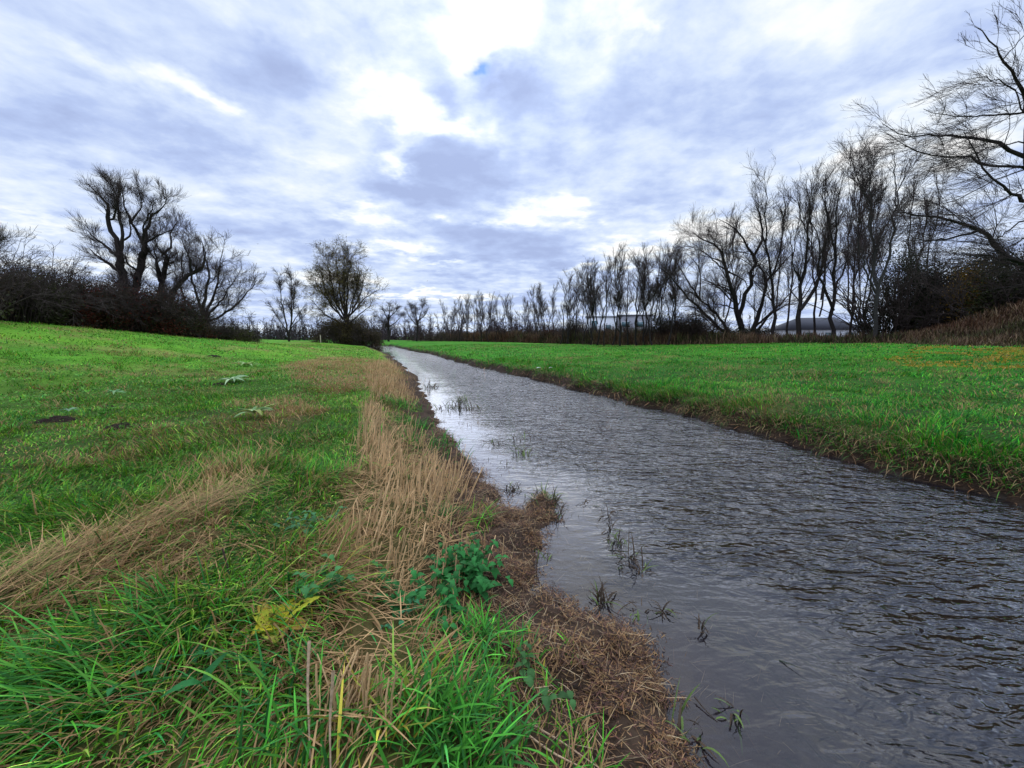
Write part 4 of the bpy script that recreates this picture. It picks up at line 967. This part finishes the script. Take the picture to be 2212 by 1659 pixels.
# ---------------------------------------------------------------- broad-leaved plants
def leaf_mesh(L, W, arch=.5, fold=.18, nu=9, nv=5, tooth=0., wav=0., rng=None):
    """a leaf lying along +y from the origin; returns V (nu*nv,3), Q"""
    s = np.linspace(0, 1, nu); w = np.sin(np.pi * np.clip(s, .02, .98) ** .8) ** .8 * W / 2
    if tooth: w = w * (1 + tooth * (np.arange(nu) % 2 - .5))
    tt = np.linspace(-1, 1, nv)
    X_ = w[:, None] * tt[None]; Y_ = (s * L * math.cos(arch * .5))[:, None] * np.ones((1, nv))
    Z_ = (L * (arch * .6 * s - arch * .9 * s * s))[:, None] + fold * np.abs(X_)
    if wav and rng is not None: Z_ = Z_ + rng.normal(size=Z_.shape) * wav
    V = np.stack([X_, Y_, Z_], -1).reshape(-1, 3)
    i, j = np.meshgrid(np.arange(nu - 1), np.arange(nv - 1), indexing='ij'); o = i * nv + j
    return V, np.stack([o, o + 1, o + nv + 1, o + nv], -1).reshape(-1, 4)
def place(V, az, pitch, pos, roll=0.):
    """leaf's +y goes to azimuth az, tipped up by pitch"""
    c, s = math.cos(roll), math.sin(roll); V = V @ np.array([[c, 0, -s], [0, 1, 0], [s, 0, c]])
    c, s = math.cos(pitch), math.sin(pitch); V = np.stack([V[:, 0], V[:, 1] * c - V[:, 2] * s, V[:, 1] * s + V[:, 2] * c], 1)
    c, s = math.cos(az), math.sin(az); return np.stack([V[:, 0] * c + V[:, 1] * s, -V[:, 0] * s + V[:, 1] * c, V[:, 2]], 1) + np.asarray(pos)

def nettle(u, v, label, stems, h, spread, seed, z=-.1, col=(.030, .17, .035)):
    r_ = np.random.default_rng(seed); p = gp(u, v, z); b = np.array([p[0], p[1], hz(p[0], p[1]) - .01])
    root = empty('nettle', b, label, 'plant', 'nettles on the left bank')
    st, le = MB(), MB()
    for k in range(stems):
        q = r_.normal(size=2) * spread; H = h * r_.uniform(.6, 1.1); ln = r_.normal(size=2) * .12
        P = np.array([[q[0] + ln[0] * t_ ** 1.3, q[1] + ln[1] * t_ ** 1.3, H * t_] for t_ in np.linspace(0, 1, 6)])
        V, Q = tubes(P[None], np.linspace(.0035, .0018, 6)[None], 5); st.add(V, Q, (.06, .12, .04))
        a0 = r_.uniform(0, 3.14); nn = max(3, int(H / .045))
        for j in range(1, nn + 1):
            t_ = .2 + .8 * j / nn; pp = np.array([np.interp(t_, np.linspace(0, 1, 6), P[:, c]) for c in range(3)])
            for sgn in (0, math.pi):
                L = .098 * min(1, h / .2) * (1 - .5 * (t_ - .2)) * r_.uniform(.8, 1.15)
                V, Q = leaf_mesh(L, L * .62, arch=.9, fold=.25, nu=11, nv=5, tooth=.28)
                le.add(place(V, a0 + sgn + j * math.pi / 2 + r_.normal() * .2, r_.uniform(-.35, .35), pp), Q, np.array(col) * r_.uniform(.7, 1.5))
    st.build('stem', M_leaf, root); le.build('foliage', M_leaf, root)
nettle(1020, 1195, 'dense dark green nettle clump at the edge of the brown litter', 20, .30, .085, 1)
nettle(885, 1275, 'nettle patch between the reed stems and the nearer grass tuft', 9, .22, .09, 2)
nettle(960, 1290, 'small nettle just right of the wider nettle patch', 4, .17, .05, 3)
nettle(690, 1320, 'pale topped nettle left of the fallen reed bundle', 5, .22, .05, 4, col=(.06, .20, .055))
nettle(870, 1330, 'low nettle sprig below the middle nettle patch', 3, .12, .04, 5, col=(.05, .20, .08))
nettle(1130, 1430, 'drooping grey-green nettle on the brown litter', 3, .16, .04, 6, col=(.05, .13, .035))
nettle(700, 1165, 'greyish nettle patch left of the reed stems', 6, .16, .12, 7, col=(.06, .18, .065))
nettle(445, 1440, 'single small nettle in the long grass at lower left', 3, .14, .03, 8, col=(.04, .20, .05))
nettle(1000, 1240, 'nettle shoots under the dense dark clump', 4, .18, .05, 9)

def rosette(name, u, v, label, group, n, L, W, cols, seed, pitch=(.1, .6), hole=0., z=-.02, aw=(0, 6.28)):
    r_ = np.random.default_rng(seed); p = gp(u, v, z); b = np.array([p[0], p[1], hz(p[0], p[1]) + (.085 if not hole else .05)])
    root = empty(name, b, label, 'plant', group)
    for k in range(n):
        l = L * r_.uniform(.6, 1.15); V, Q = leaf_mesh(l, W * r_.uniform(.75, 1.2), arch=r_.uniform(.3, .9), fold=.12, nu=22 if hole else 12, nv=13 if hole else 5, wav=.002 if hole else .001, rng=r_)
        if hole:
            c = V[Q].mean(1); hn = fbm(c[:, 0] * 70 + k * 9, c[:, 1] * 55, seed + k, 2); Q = Q[hn > hole]
        a_ = aw[0] + (aw[1] - aw[0]) * (k + r_.uniform(-.3, .3)) / n
        c_ = np.array(cols[k % len(cols)]); m_ = MB(); m_.add(place(V, a_, r_.uniform(*pitch), (0, 0, .02), r_.normal() * .2), Q, c_ * r_.uniform(.85, 1.15)); m_.build('leaf', M_leaf, root)
    return root
rosette('yellow_dock', 603, 1385, 'withered yellow dock with insect-holed leaves in the long grass', None, 7, .19, .11, [(.62, .52, .03), (.50, .50, .04), (.55, .36, .05), (.42, .46, .05)], 31, (.1, .7), .33)
DG = 'pale dock plants in the left meadow'
rosette('dock_plant', 550, 908, 'pale dock rosette with long leaves left of the reed band', DG, 14, .42, .085, [(.36, .48, .20), (.20, .34, .12), (.34, .38, .10)], 32, (.05, .5))
rosette('dock_plant', 502, 832, 'pale flat dock rosette in the middle of the left meadow', DG, 13, .55, .10, [(.42, .54, .28), (.25, .38, .18)], 33, (.02, .3))
rosette('dock_plant', 536, 796, 'farthest pale dock rosette in the left meadow', DG, 12, .6, .12, [(.38, .5, .2), (.36, .44, .12)], 34, (.02, .35))
rosette('dock_plant', 250, 862, 'dock leaves beside the darker molehills on the left', DG, 8, .28, .07, [(.12, .30, .10), (.2, .34, .14)], 35, (.1, .6))
rosette('dock_plant', 150, 905, 'small dock with grey-green leaves at the left molehill', DG, 5, .24, .07, [(.2, .32, .18), (.1, .26, .08)], 36, (.1, .6))
rosette('dock_plant', 440, 1525, 'single green dock in the long grass near the bottom left', DG, 3, .12, .035, [(.03, .17, .04)], 37, (.3, .8))
rosette('dock_plant', 200, 762, 'row of low pale leaves far up the left meadow', DG, 9, .5, .12, [(.14, .27, .12)], 38, (.1, .5))
rosette('dock_plant', 60, 775, 'broad low leaves near the far left edge of the meadow', DG, 9, .45, .12, [(.14, .27, .12)], 39, (.1, .5))

def tuft(u, v, label, n, L, W, seed, spread=.06, z=-.15, cols=((.07, .30, .03), (.10, .36, .04), (.05, .22, .04)), lean=(.1, .9), azc=None):
    r_ = np.random.default_rng(seed); p = gp(u, v, z); bx, by = p[0], p[1]; b = np.array([bx, by, hz(bx, by) - .01])
    q = r_.normal(size=(n, 2)) * spread; cols = np.asarray(cols)
    zz_ = height(bx + q[:, 0], by + q[:, 1]) - b[2]
    az_ = r_.uniform(0, 6.28, n) if azc is None else azc + r_.normal(size=n) * .6
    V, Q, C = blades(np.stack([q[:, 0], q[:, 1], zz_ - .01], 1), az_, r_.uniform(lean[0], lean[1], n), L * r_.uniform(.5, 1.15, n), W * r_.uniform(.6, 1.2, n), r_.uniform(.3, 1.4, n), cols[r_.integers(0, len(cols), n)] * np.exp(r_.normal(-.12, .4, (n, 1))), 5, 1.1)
    o = mesh_obj('grass_tuft', V, Q, M_blade, C); o.location = [float(c) for c in b]
    return tag(o, label, 'grass tuft', 'bright grass tufts on the left bank')
tuft(1045, 1345, 'bright green upright grass tuft right of the nettles', 170, .24, .010, 1, .09)
tuft(1000, 1600, 'large bright grass tuft at the bottom centre of the picture', 230, .30, .012, 2, .10)
tuft(905, 1560, 'grass tuft left of the large bottom tuft', 100, .24, .011, 3, .08)
tuft(1060, 1520, 'fresh grass tuft behind the large bottom tuft', 70, .24, .011, 4, .07)
tuft(1220, 1620, 'thin grass tuft on the brown litter at bottom', 16, .22, .010, 5, .06)
tuft(835, 1620, 'yellowing broad grass blades at the bottom of the reed band', 40, .30, .013, 6, .08, cols=((.45, .38, .05), (.2, .34, .05), (.3, .36, .05)))
tuft(680, 1640, 'broad blades rising at the bottom left of the reed band', 60, .28, .012, 7, .10)
tuft(890, 905, 'dark green grass tuft where the stream narrows the reed band', 190, .35, .014, 8, .18, cols=((.04, .20, .03), (.07, .26, .03)))
tuft(920, 945, 'lush green grass tuft on the waterside edge of the reed band', 170, .35, .013, 9, .35, cols=((.04, .20, .03), (.07, .26, .03)))
tuft(870, 870, 'farther green tuft between tan grass and water', 170, .35, .016, 10, .3, cols=((.06, .24, .03), (.10, .28, .03)))
tuft(955, 1100, 'small dark grass tuft among the reed stems', 50, .26, .009, 11, .07, cols=((.03, .15, .03), (.05, .2, .03)))
tuft(300, 1480, 'long dark combed grass tuft at lower left', 260, .42, .009, 12, .16, cols=((.035, .18, .025), (.08, .28, .03)), lean=(.6, 1.3), azc=-1.7)
tuft(120, 1600, 'long green grass swathe in the bottom left corner', 260, .42, .011, 13, .18, cols=((.05, .22, .03), (.10, .30, .035)), lean=(.6, 1.3), azc=-1.9)
tuft(620, 1520, 'arching grass tuft below the yellow dock', 170, .34, .010, 14, .12, cols=((.05, .24, .05), (.14, .32, .04)), lean=(.4, 1.2), azc=-1.5)
tuft(1290, 1270, 'lone green shoot standing in the shallow water', 7, .13, .008, 15, .02, z=WZ, cols=((.12, .32, .10),), lean=(.0, .4))

# ---------------------------------------------------------------- plants standing in the shallows
WG = 'rotting water plants standing in the shallows'
def weed(u, v, label, n, L, seed, green=.2, spread=.05):
    n = int(n * 1.4); r_ = np.random.default_rng(seed + 50); p = gp(u, v, WZ); b = np.array([p[0], p[1], WZ - .01])
    q = r_.normal(size=(n, 2)) * spread; g = (r_.uniform(size=(n, 1)) < green)
    col = np.where(g, np.array([.10, .15, .03]), np.array([.05, .03, .015])) * r_.uniform(.5, 1.5, (n, 1))
    V, Q, C = blades(np.stack([q[:, 0], q[:, 1], np.full(n, -.01)], 1), r_.uniform(0, 6.28, n), r_.uniform(.0, 1.2, n), 1.8 * L * r_.uniform(.4, 1.2, n), r_.uniform(.006, .014, n) * max(1, np.hypot(p[0], p[1]) / 5), r_.uniform(.5, 2.6, n), col, 6, 1.0)
    o = mesh_obj('water_weed', V, Q, M_litter, C); o.location = [float(c) for c in b]; tag(o, label, 'water plant', WG)
weed(1178, 1085, 'tallest green-brown weed clump on the tip of the brown spit', 90, .17, 1, .5, .07)
weed(1105, 1058, 'dark round weed clump in the inlet left of the spit', 60, .10, 2, .1, .06)
weed(1205, 1115, 'brown weed wisps at the right edge of the spit', 18, .12, 3, .2, .03)
weed(1302, 1300, 'dark drooping weed clump below the lone green shoot', 30, .11, 4, .1, .035)
weed(1265, 1090, 'thin curled weed right of the spit in open water', 9, .10, 5, .3, .03)
weed(1312, 1112, 'small weed clump with thin stalk farther from the spit', 16, .12, 6, .3, .03)
weed(1318, 1145, 'looped weed below the thin stalked clump', 8, .09, 7, .3, .02)
weed(1335, 1170, 'green tinged weed in the middle of the weed line', 20, .11, 8, .6, .035)
weed(1355, 1205, 'brown weed clump in the lower half of the weed line', 18, .12, 9, .2, .03)
weed(1385, 1235, 'dark hanging weed at the lower end of the weed line', 18, .12, 10, .1, .02)
weed(1345, 1225, 'tiny green topped weed left of the dark hanging weed', 7, .07, 11, .6, .02)
weed(1433, 1320, 'dark knob of weed with a yellow leaf near the litter', 16, .08, 12, .3, .02)
weed(1380, 1325, 'brown bits of weed left of the yellow leaf', 14, .07, 13, .3, .04)
weed(1588, 1545, 'two small mossy weed heads in the dark near water', 14, .07, 14, .7, .03)
weed(1520, 1365, 'curled black weed sprig in open near water', 7, .09, 15, .1, .02)
weed(1120, 978, 'pair of brown weeds in the bright reflection', 14, .15, 16, .3, .06)
weed(1137, 985, 'upright olive weed in the bright reflection', 12, .15, 17, .5, .03)
weed(1060, 960, 'thin weeds in the calm water near the reeds', 12, .16, 18, .2, .10)
weed(1110, 948, 'sparse weeds at the edge of the ripples', 12, .16, 19, .3, .12)
weed(975, 882, 'brown weed fringe off the left bank farther up', 40, .2, 20, .2, .22)
weed(1000, 868, 'upright weed bunch farther up the stream', 22, .25, 21, .4, .10)
weed(930, 838, 'distant weeds beside the dark bank edge', 26, .25, 22, .2, .18)
weed(1010, 885, 'short weeds right of the upright bunch', 26, .2, 23, .3, .2)
weed(1490, 1610, 'limp weeds at the bottom edge of the litter', 16, .12, 24, .5, .06)
weed(1090, 1010, 'small floating weeds above the inlet', 10, .10, 25, .2, .05)
weed(1165, 1200, 'weed scraps at the water edge below the spit', 10, .07, 26, .3, .05)

def stick(pts, z, r0, label, col, seed):
    P = np.array([gp(u, v, z + dz) for u, v, dz in pts]); b = P[0].copy(); P = resample(P - b, 10) 
    V, Q = tubes(P[None], np.linspace(r0, r0 * .4, 10)[None], 6)
    o = mesh_obj('stick', V, Q, M_bark, np.broadcast_to(np.array(col), V.shape)); o.location = [float(c) for c in b]; tag(o, label, 'stick')
stick([(1160, 1200, .03), (1158, 1245, .03), (1175, 1275, .01), (1195, 1290, -.01)], WZ, .006, 'curved dark twig lying at the water edge below the spit', (.05, .03, .02), 1)
stick([(1500, 1505, .02), (1520, 1530, .01), (1550, 1560, 0)], WZ, .004, 'thin straight twig floating in the dark near water', (.05, .035, .025), 2)
stick([(1130, 1580, .1), (1190, 1625, .1), (1300, 1680, .08)], WZ + .05, .006, 'pale reed stem lying across the litter at the bottom', (.5, .34, .2), 3)
stick([(1140, 1560, .1), (1210, 1600, .1), (1310, 1670, .08)], WZ + .06, .005, 'second pale reed stem lying just above the first', (.42, .28, .17), 4)
stick([(668, 1385, .35), (664, 1480, .2), (670, 1640, .0)], -.05, .006, 'tall single reed stem at the left edge of the band', (.55, .38, .24), 5)
stick([(720, 1450, .35), (712, 1560, .15), (715, 1700, .0)], -.05, .006, 'tall reed stem near the bottom of the band', (.5, .35, .22), 6)
stick([(480, 1185, .2), (494, 1230, .1), (490, 1290, 0)], -.05, .005, 'short dark dead stalk in the grass left of the reeds', (.04, .025, .02), 7)

# submerged weed streaks on the bed, combed by the current
sb = MB(); n = 5200
x = rng.uniform(1.1, 7.5, n); y = rng.uniform(.6, 11, n); f = field(x, y); m = f[2] & (f[0] > .5) & (fbm(x * 1.1, y * .8, 44) > .45); x, y = x[m], y[m]; n = len(x)
z = height(x, y) + .02
cc = np.where(rng.uniform(size=(n, 1)) < .8, np.array([.010, .016, .008]), np.array([.07, .075, .035])) * rng.uniform(.5, 1.6, (n, 1))
V, Q, C = blades(np.stack([x, y, z], 1), -.32 + math.pi + rng.normal(size=n) * .2, rng.uniform(1.2, 1.5, n), rng.uniform(.08, .5, n), rng.uniform(.006, .03, n), rng.uniform(-.1, .3, n), cc, 4, 1.0)
sb.add(V, Q, C)
tag(sb.build('submerged_weed', M_litter), 'dark weed streaming under the near water', 'water weed', kind='stuff')

# ---------------------------------------------------------------- molehills, stakes, scraps, birds
def mound(u, v, label, w, h, seed):
    r_ = np.random.default_rng(seed); p = gp(u, v, -.02); b = np.array([p[0], p[1], hz(p[0], p[1]) - .02]); k = 26
    g = np.linspace(-1, 1, k); gx, gy = np.meshgrid(g, g); rr2 = np.hypot(gx, gy)
    an = np.arctan2(gy, gx); edge = 1 + .25 * (fbm(an * 1.2 + 9, an * 0, seed) - .5)
    zz_ = h * np.clip(1 - (rr2 / edge) ** 2, -.3, 1) + (fbm(gx * 6, gy * 6, seed, 3) - .5) * h * .7
    V = np.stack([gx.ravel() * w, gy.ravel() * w * .75, zz_.ravel()], 1)
    i, j = np.meshgrid(np.arange(k - 1), np.arange(k - 1), indexing='ij'); o_ = (i * k + j).ravel(); Q = np.stack([o_, o_ + 1, o_ + k + 1, o_ + k], 1)
    keep_ = (rr2.ravel()[Q].max(1) < 1.02); o = mesh_obj('molehill', V, Q[keep_], M_soil, np.broadcast_to(np.array([.035, .022, .016]), V.shape)); o.location = [float(c) for c in b]
    tag(o, label, 'molehill', 'dark molehills in the left meadow')
mound(122, 915, 'dark molehill nearest the left edge of the meadow', .32, .09, 1)
mound(268, 937, 'dark molehill right of the nearest left one', .29, .09, 2)
mound(232, 883, 'small dark molehill behind the two nearer ones', .18, .07, 3)
mound(462, 788, 'small molehill beside the farthest dock rosette', .40, .12, 4)
mound(475, 835, 'molehill next to the pale flat dock rosette', .22, .08, 5)
mound(235, 772, 'far molehill below the left slope', .5, .14, 6)
mound(378, 757, 'wide dark molehill patch far up the meadow', 1.1, .15, 7)
def stake(u, Y, h, r, col, label):
    p = at(u, 735, Y); b = (p[0], Y, hz(p[0], Y)); P = np.array([(0, 0, -.1), (0.01, 0, h * .5), (0, 0, h * .97), (0, 0, h)])
    V, Q = tubes(P[None], np.array([[r, r, r, r * .55]]), 7); o = mesh_obj('stake', V, Q, M_bark, np.broadcast_to(np.array(col), V.shape)); o.location = [float(c) for c in b]; tag(o, label, 'stake')
stake(692.5, 66, 1.3, .07, (.6, .5, .35), 'pale wooden stake in the meadow left of the large willow')
def scrap(u, v, label, s, seed):
    r_ = np.random.default_rng(seed); p = gp(u, v, WZ + .05); V = np.array([(-1,-.6,0),(0,-.7,.25),(1,-.5,.05),(-1,.6,.1),(0,.7,.35),(1,.6,0)]) * s + r_.normal(size=(6, 3)) * s * .12
    V2 = V - np.array([0, 0, .12 * s]); VV = np.concatenate([V, V2]); Q = [(0,1,4,3),(1,2,5,4),(9,10,7,6),(10,11,8,7),(0,6,7,1),(1,7,8,2),(3,4,10,9),(4,5,11,10),(0,3,9,6),(2,8,11,5)]
    o = mesh_obj('scrap', VV, Q, M_plain, np.broadcast_to(np.array([.8, .8, .75]), VV.shape)); o.location = (p[0], p[1], hz(p[0], p[1]) + .05); tag(o, label, 'litter')
scrap(1164, 810, 'white scrap of litter on the mud of the right bank', .11, 1); scrap(1190, 812, 'yellowish scrap right of the white one on the mud', .09, 2)
def bird(u, v, Y, s, label, rz):
    p = at(u, v, Y); root = empty('bird', p, label, 'bird', 'small birds flying in the distance'); root.rotation_euler = (0, 0, rz)
    P = np.array([(0, y_ * s, 0) for y_ in (-.5, -.42, -.2, .05, .3, .42, .5)]); m = MB(); V, Q = tubes(P[None], np.array([[.02, .04, .09, .11, .08, .06, .01]]) * s, 8); m.add(V, Q, (.02, .02, .025)); m.build('body', M_bark, root)
    for sg in (-1, 1):
        V = np.array([(.05*sg,.15,.03),(.05*sg,-.15,.03),(.5*sg,.18,.16),(.5*sg,-.08,.16),(1.0*sg,-.02,.05),(1.0*sg,-.1,.05)]) * s; V2 = V - np.array([0,0,.02*s]); VV = np.concatenate([V, V2])
        Q = [(0,1,3,2),(2,3,5,4),(8,9,7,6),(10,11,9,8),(0,2,8,6),(2,4,10,8),(1,7,9,3),(3,9,11,5),(4,5,11,10)]
        w = MB(); w.add(VV, Q, (.02, .02, .025)); w.build('wing', M_bark, root, False)
bird(111, 538, 60, .24, 'tiny dark bird above the left hedge', .4); bird(557, 527, 70, .24, 'tiny dark bird high between the round tree and willow', 1.0); bird(923, 607, 80, .22, 'tiny dark bird low in the sky right of the large willow', 2.0)
